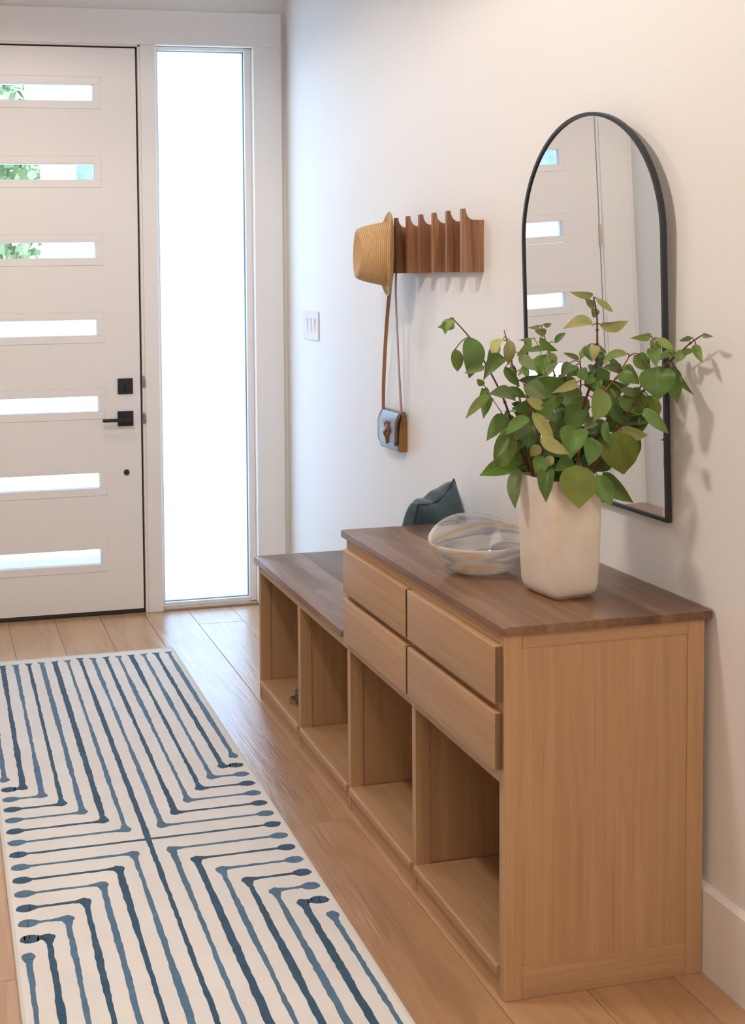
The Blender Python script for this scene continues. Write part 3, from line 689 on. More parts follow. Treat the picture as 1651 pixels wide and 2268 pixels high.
rings += [[bowl_pt(2*math.pi*k/nn, tt, .0052) for k in range(nn)] for tt in reversed(T[:-1])]
loft(bm, rings)
bw = obj('glass_bowl', bm, bowl_m, None, True); bw.location = (0, 0, .0003)
tag(bw, 'wavy swirled glass bowl on the cabinet top beside the vase', 'bowl')

# ================================================================== VASE
cer, t, b = mat('cream_glaze'); L = t.links.new
c = N(t, 'ShaderNodeTexCoord'); n = N(t, 'ShaderNodeTexNoise'); n.inputs['Scale'].default_value = 14; n.inputs['Detail'].default_value = 7; L(c.outputs['Object'], n.inputs['Vector'])
r = ramp(t, ((.3, (.70, .595, .49)), (.5, (.765, .67, .57)), (.7, (.81, .735, .65)))); L(n.outputs['Fac'], r.inputs[0]); L(r.outputs[0], b.inputs['Base Color'])
b.inputs['Roughness'].default_value = .36; b.inputs['Coat Weight'].default_value = .15
n2 = N(t, 'ShaderNodeTexNoise'); n2.inputs['Scale'].default_value = 90; n2.inputs['Detail'].default_value = 4; L(c.outputs['Object'], n2.inputs['Vector'])
bp = N(t, 'ShaderNodeBump'); bp.inputs['Strength'].default_value = .12; bp.inputs['Distance'].default_value = .002; L(n2.outputs['Fac'], bp.inputs['Height']); L(bp.outputs[0], b.inputs['Normal'])
VC = Vector((-.2340, .1880, 0)); VA = math.radians(7.5)
def vring(h, r_, z):
    out = []
    for x, y in rrect(-h, -h, h, h, r_, 6): out.append((VC.x + x*math.cos(VA)-y*math.sin(VA), VC.y + x*math.sin(VA)+y*math.cos(VA), z))
    return out
z0 = ZS1 + .0003
prof = [(.0440, .012, 0), (.0440, .012, .0035), (.0505, .013, .0042), (.0552, .014, .0095), (.0585, .015, .0170), (.0605, .0155, .028), (.0625, .0155, .08), (.0640, .0155, .16), (.0645, .0155, .225), (.0645, .0155, .2520), (.0630, .0145, .2560), (.0605, .0125, .2560), (.0590, .011, .2520), (.0580, .011, .16), (.0560, .011, .04), (.050, .010, .022)]
bm = bmesh.new(); loft(bm, [vring(h, r_, z0+z) for h, r_, z in prof])
vz = obj('ceramic_vase', bm, cer, None, True); vz.data.set_sharp_from_angle(angle=math.radians(60))
tag(vz, 'square cream ceramic vase holding leafy branches on the cabinet', 'vase')

# ================================================================== LEAFY BRANCHES
# world coordinates: stem paths, then leaves as branch, base xyz, tip xyz, width, bow, tone, point on the stem
STEMS=[[[-0.2697,0.245,0.9869],[-0.2708,0.2518,1.0249],[-0.2907,0.2603,1.0736],[-0.3008,0.2697,1.1269],[-0.3141,0.278,1.174],[-0.3252,0.283,1.2026],[-0.3461,0.2907,1.2467],[-0.3824,0.3022,1.3131],[-0.421,0.31,1.3587]],
[[-0.2624,0.235,0.9833],[-0.269,0.2388,1.0209],[-0.2771,0.2437,1.0709],[-0.2831,0.2487,1.1208],[-0.2883,0.2531,1.1643],[-0.2938,0.257,1.2039],[-0.2994,0.2606,1.2396],[-0.3066,0.2633,1.2664],[-0.3124,0.2666,1.3002],[-0.3203,0.27,1.3339]],
[[-0.2523,0.2,0.9891],[-0.2622,0.1943,1.0347],[-0.2844,0.1853,1.1054],[-0.2978,0.1805,1.1434],[-0.3081,0.1771,1.1693],[-0.3251,0.1713,1.2147],[-0.3289,0.17,1.2246]],
[[-0.2876,0.266,1.0727],[-0.3045,0.2729,1.1187],[-0.3177,0.2767,1.1438],[-0.3408,0.2821,1.1802],[-0.3544,0.285,1.1994]],
[[-0.2278,0.22,0.9842],[-0.2329,0.2229,1.0784],[-0.24,0.226,1.1822],[-0.2402,0.2265,1.197],[-0.2476,0.2281,1.2513],[-0.2584,0.2294,1.2948],[-0.2692,0.23,1.3137]],
[[-0.1869,0.245,0.9776],[-0.1859,0.2509,1.0623],[-0.1928,0.2584,1.1692],[-0.2021,0.2616,1.2164],[-0.2026,0.2626,1.2304],[-0.2102,0.2648,1.2625],[-0.2201,0.2677,1.3036],[-0.2304,0.27,1.3368]],
[[-0.1874,0.215,0.983],[-0.1815,0.2183,1.0767],[-0.1673,0.2216,1.1691],[-0.1642,0.2225,1.1967],[-0.1624,0.2241,1.2411],[-0.1641,0.225,1.2668]],
[[-0.1863,0.235,0.9794],[-0.1806,0.2145,1.107],[-0.1583,0.1988,1.2026],[-0.1473,0.1942,1.2301],[-0.1477,0.1861,1.2791],[-0.1529,0.1769,1.3342],[-0.1585,0.1707,1.3711],[-0.1697,0.165,1.4048]],
[[-0.1943,0.2,0.9861],[-0.1669,0.1709,1.0681],[-0.1628,0.1582,1.1038],[-0.1545,0.1512,1.1228],[-0.1448,0.1425,1.1467],[-0.1344,0.1354,1.1658],[-0.0813,0.1085,1.2112],[-0.053,0.0903,1.2593],[-0.0384,0.0976,1.2653],[-0.031,0.0697,1.2873],[-0.0337,0.0316,1.3103],[-0.0326,-0.005,1.3287]],
[[-0.1982,0.19,0.988],[-0.1955,0.1756,1.0736],[-0.1827,0.1673,1.1219],[-0.1635,0.1608,1.1588],[-0.1504,0.1534,1.2017],[-0.1266,0.1481,1.2313],[-0.1157,0.1449,1.2495],[-0.101,0.14,1.2773]],
[[-0.1934,0.175,0.9905],[-0.16,0.146,1.0676],[-0.1518,0.1319,1.1049],[-0.14,0.1219,1.1311],[-0.1318,0.1159,1.1464],[-0.1135,0.1026,1.1805],[-0.0981,0.09,1.2125]],
[[-0.1942,0.165,0.9923],[-0.1482,0.1539,1.0717],[-0.1324,0.1488,1.1077],[-0.12,0.1453,1.1328],[-0.0987,0.1405,1.1664],[-0.0753,0.1331,1.2193],[-0.078,0.1063,1.2693],[-0.0721,0.1,1.3132]]]
LEAVES=[[1,-0.421,0.31,1.359,-0.469,0.288,1.343,0.021,-0.35,"u",-0.421,0.31,1.359],
[1,-0.431,0.29,1.359,-0.451,0.288,1.326,0.019,0.1,"l",-0.421,0.31,1.359],
[1,-0.385,0.303,1.319,-0.394,0.289,1.228,0.041,-0.25,"u",-0.386,0.303,1.318],
[1,-0.411,0.323,1.292,-0.401,0.331,1.24,0.023,0.0,"l",-0.388,0.303,1.319],
[1,-0.366,0.272,1.254,-0.414,0.27,1.241,0.016,0.05,"g",-0.35,0.292,1.255],
[2,-0.325,0.288,1.304,-0.347,0.294,1.257,0.02,0.0,"g",-0.315,0.268,1.31],
[2,-0.323,0.268,1.315,-0.36,0.235,1.273,0.019,0.2,"y",-0.316,0.268,1.317],
[2,-0.333,0.244,1.275,-0.398,0.215,1.23,0.028,0.2,"u",-0.308,0.264,1.275],
[2,-0.318,0.248,1.313,-0.318,0.255,1.259,0.022,0.1,"y",-0.315,0.268,1.31],
[4,-0.362,0.285,1.212,-0.38,0.279,1.228,0.013,0.0,"l",-0.354,0.285,1.199],
[2,-0.344,0.223,1.257,-0.314,0.213,1.214,0.018,-0.05,"u",-0.304,0.263,1.258],
[5,-0.278,0.23,1.313,-0.325,0.2,1.315,0.008,0.0,"l",-0.269,0.23,1.314],
[5,-0.289,0.21,1.314,-0.332,0.196,1.282,0.015,-0.15,"l",-0.269,0.23,1.314],
[6,-0.235,0.27,1.34,-0.279,0.246,1.339,0.009,-0.1,"l",-0.23,0.27,1.337],
[6,-0.233,0.249,1.323,-0.266,0.238,1.332,0.016,0.2,"g",-0.225,0.269,1.32],
[6,-0.226,0.27,1.343,-0.211,0.261,1.346,0.009,0.35,"g",-0.23,0.27,1.337],
[2,-0.306,0.225,1.286,-0.285,0.19,1.248,0.021,0.25,"g",-0.309,0.265,1.279],
[5,-0.281,0.229,1.267,-0.325,0.203,1.238,0.012,0.0,"l",-0.253,0.229,1.272],
[2,-0.3,0.282,1.25,-0.303,0.245,1.235,0.017,0.0,"u",-0.303,0.262,1.254],
[2,-0.302,0.239,1.224,-0.233,0.245,1.23,0.014,0.05,"d",-0.296,0.259,1.221],
[1,-0.33,0.242,1.208,-0.291,0.227,1.188,0.018,-0.1,"u",-0.324,0.282,1.198],
[8,-0.172,0.165,1.407,-0.242,0.137,1.417,0.014,0.12,"y",-0.17,0.165,1.405],
[8,-0.175,0.146,1.402,-0.134,0.147,1.373,0.012,0.12,"y",-0.168,0.166,1.4],
[8,-0.165,0.169,1.383,-0.205,0.14,1.401,0.014,0.0,"g",-0.163,0.169,1.383],
[8,-0.15,0.189,1.38,-0.159,0.182,1.359,0.015,0.0,"g",-0.162,0.169,1.381],
[8,-0.175,0.155,1.345,-0.265,0.126,1.34,0.022,0.12,"y",-0.154,0.175,1.344],
[8,-0.148,0.175,1.344,-0.102,0.14,1.354,0.021,0.12,"y",-0.154,0.175,1.344],
[8,-0.146,0.182,1.302,-0.123,0.186,1.284,0.007,0.2,"g",-0.15,0.182,1.302],
[8,-0.18,0.142,1.304,-0.199,0.117,1.272,0.018,0.0,"y",-0.15,0.182,1.301],
[8,-0.173,0.183,1.301,-0.185,0.142,1.268,0.017,0.1,"u",-0.15,0.183,1.3],
[7,-0.166,0.225,1.268,-0.2,0.234,1.283,0.01,0.1,"l",-0.164,0.225,1.267],
[7,-0.173,0.205,1.271,-0.162,0.209,1.299,0.011,0.05,"l",-0.164,0.225,1.267],
[8,-0.131,0.205,1.286,-0.138,0.183,1.251,0.021,0.1,"d",-0.148,0.185,1.288],
[10,-0.105,0.14,1.284,-0.159,0.148,1.267,0.016,0.25,"l",-0.101,0.14,1.277],
[8,-0.103,0.208,1.264,-0.087,0.197,1.257,0.011,0.1,"d",-0.148,0.188,1.27],
[10,-0.116,0.145,1.249,-0.164,0.141,1.256,0.019,0.2,"g",-0.116,0.145,1.249],
[6,-0.247,0.249,1.316,-0.218,0.223,1.288,0.016,0.2,"b",-0.225,0.269,1.318],
[6,-0.199,0.267,1.303,-0.177,0.26,1.325,0.012,-0.1,"u",-0.219,0.267,1.299],
[6,-0.211,0.266,1.282,-0.205,0.262,1.247,0.02,0.2,"l",-0.215,0.266,1.281],
[6,-0.221,0.267,1.29,-0.264,0.275,1.284,0.012,0.15,"g",-0.217,0.267,1.29],
[6,-0.221,0.266,1.278,-0.229,0.271,1.226,0.033,0.0,"b",-0.214,0.266,1.279],
[6,-0.213,0.245,1.262,-0.246,0.223,1.229,0.024,0.1,"g",-0.209,0.265,1.259],
[7,-0.188,0.225,1.261,-0.22,0.206,1.23,0.019,0.1,"g",-0.164,0.225,1.262],
[7,-0.16,0.245,1.253,-0.209,0.202,1.226,0.019,0.0,"u",-0.163,0.225,1.255],
[7,-0.196,0.183,1.221,-0.272,0.155,1.204,0.018,0.15,"y",-0.163,0.223,1.217],
[6,-0.181,0.26,1.201,-0.18,0.213,1.179,0.016,0.1,"u",-0.199,0.26,1.198],
[7,-0.172,0.204,1.249,-0.18,0.168,1.224,0.022,0.1,"u",-0.163,0.224,1.247],
[7,-0.166,0.224,1.244,-0.189,0.216,1.234,0.013,0.0,"l",-0.163,0.224,1.244],
[8,-0.139,0.21,1.255,-0.163,0.175,1.236,0.021,0.0,"d",-0.147,0.19,1.256],
[8,-0.163,0.174,1.235,-0.195,0.154,1.221,0.015,0.0,"u",-0.147,0.194,1.232],
[8,-0.149,0.194,1.23,-0.158,0.16,1.205,0.027,0.1,"u",-0.148,0.194,1.229],
[2,-0.264,0.281,1.243,-0.266,0.26,1.23,0.013,0.0,"b",-0.299,0.261,1.24],
[10,-0.138,0.105,1.251,-0.133,0.092,1.221,0.027,0.0,"u",-0.116,0.145,1.249],
[12,-0.077,0.1,1.321,-0.134,0.087,1.32,0.014,0.2,"l",-0.072,0.1,1.313],
[12,-0.062,0.1,1.317,-0.036,0.079,1.295,0.016,0.25,"l",-0.072,0.1,1.313],
[12,-0.077,0.09,1.313,-0.094,0.077,1.301,0.01,0.0,"g",-0.079,0.09,1.313],
[12,-0.064,0.1,1.312,-0.057,0.097,1.292,0.014,0.1,"l",-0.072,0.1,1.313],
[12,-0.077,0.092,1.298,-0.102,0.045,1.262,0.024,0.0,"u",-0.081,0.092,1.299],
[9,-0.035,0.071,1.287,-0.074,0.08,1.272,0.015,0.15,"l",-0.033,0.071,1.285],
[9,-0.039,0.094,1.287,-0.055,0.045,1.288,0.009,0.1,"u",-0.035,0.084,1.276],
[9,-0.03,0.057,1.293,-0.049,0.056,1.268,0.018,-0.2,"l",-0.032,0.057,1.294],
[9,-0.032,0.058,1.29,-0.037,0.006,1.298,0.012,0.1,"u",-0.034,0.058,1.293],
[9,-0.03,0.02,1.308,-0.039,-0.014,1.272,0.015,0.2,"l",-0.035,0.02,1.315],
[9,-0.032,0.03,1.32,-0.061,0.03,1.315,0.009,0.15,"g",-0.035,0.02,1.315],
[9,-0.033,-0.005,1.329,-0.037,-0.043,1.327,0.009,0.1,"g",-0.033,-0.005,1.329],
[9,-0.088,0.063,1.261,-0.099,0.039,1.196,0.061,0.0,"u",-0.058,0.093,1.251],
[9,-0.045,0.078,1.257,-0.064,0.028,1.188,0.033,0.1,"u",-0.04,0.098,1.264],
[9,-0.033,0.086,1.26,-0.033,0.018,1.204,0.014,0.15,"u",-0.035,0.096,1.269],
[10,-0.079,0.14,1.283,-0.077,0.098,1.249,0.024,0.2,"u",-0.101,0.14,1.277],
[10,-0.102,0.12,1.282,-0.079,0.098,1.252,0.017,0.15,"l",-0.101,0.14,1.277],
[10,-0.106,0.143,1.26,-0.091,0.117,1.22,0.029,0.15,"l",-0.109,0.143,1.262],
[10,-0.141,0.11,1.211,-0.092,0.109,1.204,0.016,0.15,"g",-0.135,0.15,1.221],
[12,-0.112,0.116,1.206,-0.105,0.108,1.157,0.049,0.0,"u",-0.085,0.136,1.197],
[11,-0.075,0.112,1.196,-0.055,0.1,1.154,0.037,0.15,"l",-0.101,0.092,1.206],
[11,-0.119,0.061,1.176,-0.084,0.027,1.126,0.022,0.1,"u",-0.112,0.101,1.184],
[10,-0.159,0.115,1.192,-0.125,0.096,1.137,0.021,0.15,"d",-0.152,0.155,1.195],
[11,-0.082,0.124,1.158,-0.092,0.113,1.131,0.007,0.0,"g",-0.116,0.104,1.176],
[9,-0.123,0.155,1.172,-0.166,0.14,1.15,0.022,0.0,"u",-0.132,0.135,1.168],
[10,-0.182,0.113,1.213,-0.22,0.083,1.15,0.035,-0.1,"l",-0.15,0.153,1.203],
[9,-0.178,0.105,1.148,-0.17,0.089,1.093,0.015,0.2,"u",-0.148,0.145,1.14],
[9,-0.16,0.126,1.139,-0.208,0.127,1.118,0.026,0.15,"d",-0.148,0.146,1.137],
[12,-0.152,0.107,1.124,-0.141,0.096,1.034,0.067,0.0,"o",-0.127,0.147,1.118],
[12,-0.137,0.127,1.122,-0.086,0.094,1.115,0.027,0.1,"y",-0.126,0.147,1.12],
[10,-0.193,0.18,1.049,-0.108,0.187,1.035,0.037,0.0,"d",-0.196,0.18,1.049],
[12,-0.162,0.138,1.033,-0.12,0.092,0.974,0.031,0.15,"u",-0.167,0.158,1.04],
[12,-0.188,0.12,1.032,-0.175,0.085,0.97,0.035,0.05,"u",-0.172,0.16,1.03],
[10,-0.248,0.101,1.059,-0.254,0.078,0.972,0.063,0.0,"o",-0.196,0.181,1.044],
[6,-0.223,0.188,1.03,-0.235,0.194,0.967,0.033,0.0,"d",-0.186,0.248,1.019],
[5,-0.286,0.142,1.052,-0.312,0.107,0.982,0.029,0.05,"u",-0.231,0.222,1.037],
[7,-0.221,0.157,1.059,-0.269,0.149,1.04,0.028,0.2,"u",-0.183,0.217,1.048],
[9,-0.201,0.119,1.112,-0.224,0.093,1.057,0.032,-0.1,"u",-0.163,0.159,1.102],
[8,-0.225,0.132,1.132,-0.264,0.096,1.071,0.048,0.1,"u",-0.177,0.212,1.121],
[7,-0.206,0.161,1.173,-0.251,0.126,1.123,0.042,0.1,"u",-0.168,0.221,1.165],
[10,-0.187,0.143,1.149,-0.221,0.116,1.129,0.025,0.0,"g",-0.171,0.163,1.144],
[3,-0.327,0.105,1.12,-0.28,0.074,1.087,0.024,0.1,"y",-0.285,0.185,1.107],
[3,-0.31,0.127,1.099,-0.267,0.099,1.079,0.018,0.2,"d",-0.279,0.187,1.089],
[3,-0.338,0.118,1.17,-0.291,0.114,1.107,0.023,0.1,"y",-0.305,0.178,1.162],
[3,-0.365,0.094,1.201,-0.317,0.104,1.186,0.019,0.3,"y",-0.317,0.174,1.192],
[3,-0.329,0.118,1.17,-0.309,0.076,1.208,0.024,0.3,"u",-0.304,0.178,1.16],
[5,-0.279,0.185,1.153,-0.259,0.152,1.143,0.015,0.1,"g",-0.238,0.225,1.149],
[5,-0.259,0.204,1.123,-0.211,0.213,1.103,0.034,0.0,"g",-0.236,0.224,1.121],
[6,-0.216,0.238,1.165,-0.204,0.212,1.162,0.017,0.0,"u",-0.193,0.258,1.163],
[5,-0.228,0.225,1.154,-0.221,0.208,1.137,0.031,0.0,"d",-0.238,0.225,1.154],
[3,-0.323,0.17,1.225,-0.291,0.146,1.193,0.035,0.0,"g",-0.329,0.17,1.224],
[6,-0.178,0.279,1.174,-0.138,0.271,1.171,0.013,0.0,"g",-0.194,0.259,1.176],
[6,-0.214,0.239,1.187,-0.211,0.242,1.162,0.009,0.0,"g",-0.196,0.26,1.185],
[4,-0.369,0.244,1.196,-0.432,0.229,1.147,0.018,0.1,"l",-0.349,0.284,1.191],
[4,-0.358,0.263,1.19,-0.389,0.232,1.145,0.019,0.05,"u",-0.346,0.283,1.188],
[4,-0.36,0.285,1.201,-0.399,0.237,1.182,0.013,0.0,"u",-0.354,0.285,1.199],
[4,-0.363,0.265,1.208,-0.363,0.271,1.191,0.013,0.0,"l",-0.354,0.285,1.199],
[2,-0.323,0.215,1.19,-0.404,0.182,1.204,0.026,0.1,"g",-0.291,0.255,1.187],
[4,-0.333,0.258,1.152,-0.383,0.23,1.097,0.026,-0.15,"u",-0.322,0.278,1.15],
[4,-0.316,0.277,1.143,-0.319,0.279,1.112,0.016,0.0,"l",-0.317,0.277,1.143],
[1,-0.298,0.294,1.15,-0.327,0.25,1.141,0.009,0.0,"u",-0.308,0.274,1.153],
[3,-0.346,0.119,1.16,-0.406,0.102,1.127,0.022,0.1,"u",-0.302,0.179,1.155],
[4,-0.316,0.252,1.117,-0.344,0.26,1.025,0.041,-0.1,"l",-0.303,0.272,1.115],
[4,-0.336,0.231,1.108,-0.37,0.21,1.062,0.02,-0.05,"u",-0.3,0.271,1.107],
[1,-0.283,0.255,1.043,-0.386,0.256,1.017,0.036,0.1,"b",-0.279,0.255,1.045],
[1,-0.306,0.234,1.034,-0.329,0.204,0.951,0.026,0.05,"g",-0.276,0.254,1.037],
[1,-0.279,0.253,1.029,-0.3,0.237,0.974,0.021,0.0,"d",-0.273,0.253,1.031],
[2,-0.276,0.265,1.083,-0.314,0.237,1.066,0.024,0.0,"g",-0.279,0.245,1.087],
[2,-0.278,0.274,1.169,-0.299,0.277,1.17,0.013,0.0,"d",-0.289,0.254,1.171],
[2,-0.281,0.273,1.158,-0.313,0.251,1.158,0.008,0.0,"d",-0.288,0.253,1.161],
[3,-0.281,0.221,1.132,-0.298,0.206,1.08,0.041,0.0,"d",-0.296,0.181,1.139],
[3,-0.293,0.167,1.093,-0.308,0.177,1.068,0.02,0.0,"y",-0.28,0.187,1.09],
[3,-0.3,0.15,1.073,-0.315,0.139,1.033,0.028,0.0,"u",-0.272,0.19,1.067],
[5,-0.266,0.162,1.07,-0.278,0.171,1.041,0.017,0.0,"y",-0.232,0.222,1.06],
[11,-0.133,0.175,1.092,-0.167,0.16,1.069,0.032,0.0,"g",-0.154,0.135,1.097],
[9,-0.124,0.192,1.112,-0.123,0.179,1.083,0.016,0.0,"l",-0.155,0.152,1.122],
[10,-0.119,0.173,1.193,-0.155,0.17,1.157,0.02,0.0,"y",-0.147,0.153,1.206],
[8,-0.123,0.216,1.21,-0.119,0.188,1.207,0.013,0.0,"u",-0.152,0.196,1.22],
[6,-0.189,0.273,1.094,-0.208,0.252,1.05,0.038,0.0,"d",-0.188,0.253,1.098],
[8,-0.144,0.247,1.149,-0.164,0.23,1.113,0.038,0.0,"d",-0.17,0.207,1.154],
[9,-0.143,0.202,1.087,-0.168,0.174,1.05,0.037,0.0,"d",-0.164,0.162,1.093],
[6,-0.157,0.294,1.096,-0.181,0.276,1.055,0.038,0.0,"d",-0.189,0.254,1.102],
[3,-0.281,0.206,1.096,-0.266,0.215,1.051,0.034,0.0,"d",-0.283,0.186,1.1],
[5,-0.217,0.268,1.23,-0.232,0.276,1.206,0.035,0.0,"d",-0.245,0.228,1.234],
[7,-0.169,0.264,1.226,-0.195,0.242,1.202,0.03,0.0,"u",-0.163,0.224,1.229],
[3,-0.272,0.189,1.075,-0.261,0.177,1.031,0.031,0.0,"d",-0.275,0.189,1.074],
[8,-0.19,0.223,1.055,-0.211,0.203,1.024,0.032,0.0,"d",-0.183,0.223,1.054],
[2,-0.246,0.295,1.071,-0.222,0.299,1.015,0.048,-0.095,"l",-0.28,0.246,1.092],
[3,-0.259,0.203,1.091,-0.175,0.221,1.118,0.046,0.058,"g",-0.28,0.187,1.091],
[5,-0.207,0.27,1.055,-0.229,0.251,0.99,0.045,-0.123,"d",-0.233,0.223,1.074],
[6,-0.178,0.274,1.124,-0.159,0.287,1.048,0.046,0.047,"d",-0.191,0.256,1.133],
[7,-0.162,0.247,1.205,-0.241,0.25,1.218,0.039,0.148,"g",-0.164,0.223,1.206],
[8,-0.12,0.229,1.201,-0.081,0.173,1.213,0.041,0.074,"u",-0.158,0.199,1.203],
[10,-0.127,0.167,1.21,-0.143,0.164,1.148,0.046,-0.046,"l",-0.136,0.15,1.22],
[9,-0.114,0.168,1.146,-0.076,0.106,1.138,0.034,0.006,"g",-0.142,0.141,1.151],
[12,-0.127,0.197,1.084,-0.2,0.202,1.117,0.039,-0.076,"u",-0.142,0.152,1.086],
[1,-0.285,0.278,1.089,-0.271,0.272,1.031,0.046,0.048,"u",-0.296,0.266,1.104],
[11,-0.121,0.136,1.122,-0.094,0.124,1.058,0.042,-0.135,"u",-0.138,0.12,1.135],
[2,-0.258,0.294,1.146,-0.224,0.298,1.099,0.047,-0.007,"u",-0.288,0.253,1.16],
[3,-0.297,0.189,1.193,-0.214,0.204,1.184,0.036,-0.052,"u",-0.318,0.174,1.196],
[5,-0.209,0.251,1.088,-0.161,0.238,1.093,0.046,0.047,"u",-0.234,0.223,1.092],
[6,-0.18,0.277,1.186,-0.14,0.266,1.139,0.04,0.063,"l",-0.198,0.26,1.195],
[7,-0.155,0.264,1.024,-0.155,0.264,0.953,0.046,-0.031,"l",-0.184,0.217,1.04],
[8,-0.123,0.241,1.179,-0.078,0.193,1.148,0.036,0.068,"u",-0.162,0.201,1.189],
[10,-0.119,0.185,1.206,-0.141,0.181,1.147,0.04,-0.063,"l",-0.139,0.151,1.216],
[9,-0.151,0.173,1.119,-0.212,0.203,1.095,0.034,-0.127,"u",-0.154,0.151,1.124],
[12,-0.078,0.127,1.204,-0.152,0.126,1.168,0.038,-0.082,"u",-0.084,0.136,1.199],
[1,-0.246,0.271,1.02,-0.181,0.273,1.004,0.043,0.036,"g",-0.272,0.252,1.027],
[11,-0.114,0.132,1.157,-0.146,0.143,1.118,0.044,0.139,"u",-0.119,0.107,1.17],
[2,-0.254,0.277,1.076,-0.216,0.261,1.034,0.038,0.133,"g",-0.279,0.245,1.087],
[3,-0.301,0.189,1.217,-0.222,0.186,1.219,0.041,0.054,"u",-0.327,0.171,1.219],
[5,-0.211,0.239,1.061,-0.161,0.253,1.015,0.037,0.029,"u",-0.233,0.223,1.074],
[6,-0.189,0.275,1.119,-0.216,0.272,1.074,0.043,0.112,"u",-0.191,0.256,1.134],
[7,-0.141,0.245,1.208,-0.076,0.248,1.235,0.046,-0.039,"u",-0.164,0.223,1.207],
[8,-0.16,0.251,1.141,-0.215,0.26,1.141,0.041,0.088,"g",-0.171,0.208,1.147],
[10,-0.12,0.189,1.186,-0.105,0.177,1.118,0.04,0.008,"l",-0.149,0.153,1.204],
[9,-0.103,0.143,1.169,-0.077,0.093,1.167,0.042,-0.094,"u",-0.125,0.133,1.173],
[12,-0.091,0.185,1.111,-0.078,0.128,1.13,0.036,-0.119,"u",-0.129,0.148,1.114],
[1,-0.302,0.294,1.146,-0.316,0.276,1.098,0.039,0.01,"g",-0.31,0.276,1.161],
[11,-0.089,0.144,1.176,-0.125,0.165,1.134,0.045,0.054,"u",-0.111,0.1,1.186],
[2,-0.245,0.285,1.049,-0.218,0.266,0.982,0.039,0.034,"l",-0.277,0.244,1.069],
[3,-0.3,0.197,1.216,-0.226,0.188,1.196,0.04,-0.064,"g",-0.328,0.17,1.222],
[5,-0.208,0.263,1.187,-0.129,0.287,1.15,0.042,0.148,"g",-0.24,0.226,1.196],
[6,-0.158,0.293,1.069,-0.126,0.305,1.0,0.038,-0.021,"g",-0.188,0.253,1.088],
[7,-0.156,0.231,1.114,-0.084,0.252,1.073,0.042,0.091,"g",-0.174,0.22,1.122],
[8,-0.17,0.213,1.18,-0.22,0.226,1.205,0.041,0.023,"g",-0.164,0.203,1.177],
[10,-0.183,0.208,1.091,-0.264,0.19,1.092,0.046,-0.11,"u",-0.189,0.172,1.097],
[9,-0.147,0.201,1.088,-0.189,0.221,1.056,0.046,-0.09,"d",-0.163,0.16,1.099],
[12,-0.096,0.162,1.129,-0.075,0.103,1.145,0.037,0.055,"u",-0.121,0.146,1.13],
[1,-0.287,0.285,1.149,-0.195,0.31,1.139,0.047,0.007,"u",-0.308,0.274,1.151],
[11,-0.131,0.147,1.089,-0.079,0.154,1.052,0.041,0.003,"g",-0.153,0.134,1.099],
[2,-0.268,0.276,1.129,-0.244,0.288,1.065,0.043,-0.04,"u",-0.286,0.251,1.147],
[3,-0.302,0.197,1.152,-0.325,0.216,1.099,0.033,0.043,"g",-0.306,0.178,1.163],
[5,-0.241,0.241,1.158,-0.328,0.222,1.167,0.037,0.058,"u",-0.238,0.225,1.159],
[6,-0.181,0.274,1.157,-0.177,0.262,1.105,0.042,-0.1,"g",-0.193,0.258,1.165],
[7,-0.156,0.235,1.038,-0.111,0.216,1.039,0.045,-0.084,"l",-0.184,0.217,1.042],
[8,-0.172,0.272,1.026,-0.248,0.273,1.051,0.042,-0.136,"g",-0.184,0.227,1.031],
[10,-0.154,0.201,1.164,-0.198,0.216,1.172,0.041,-0.101,"u",-0.161,0.16,1.167],
[9,-0.096,0.136,1.184,-0.137,0.131,1.139,0.034,-0.053,"d",-0.095,0.124,1.195],
[12,-0.103,0.186,1.092,-0.08,0.129,1.092,0.037,-0.038,"d",-0.136,0.15,1.099],
[1,-0.272,0.275,1.043,-0.26,0.28,0.977,0.038,-0.051,"u",-0.283,0.257,1.056]]

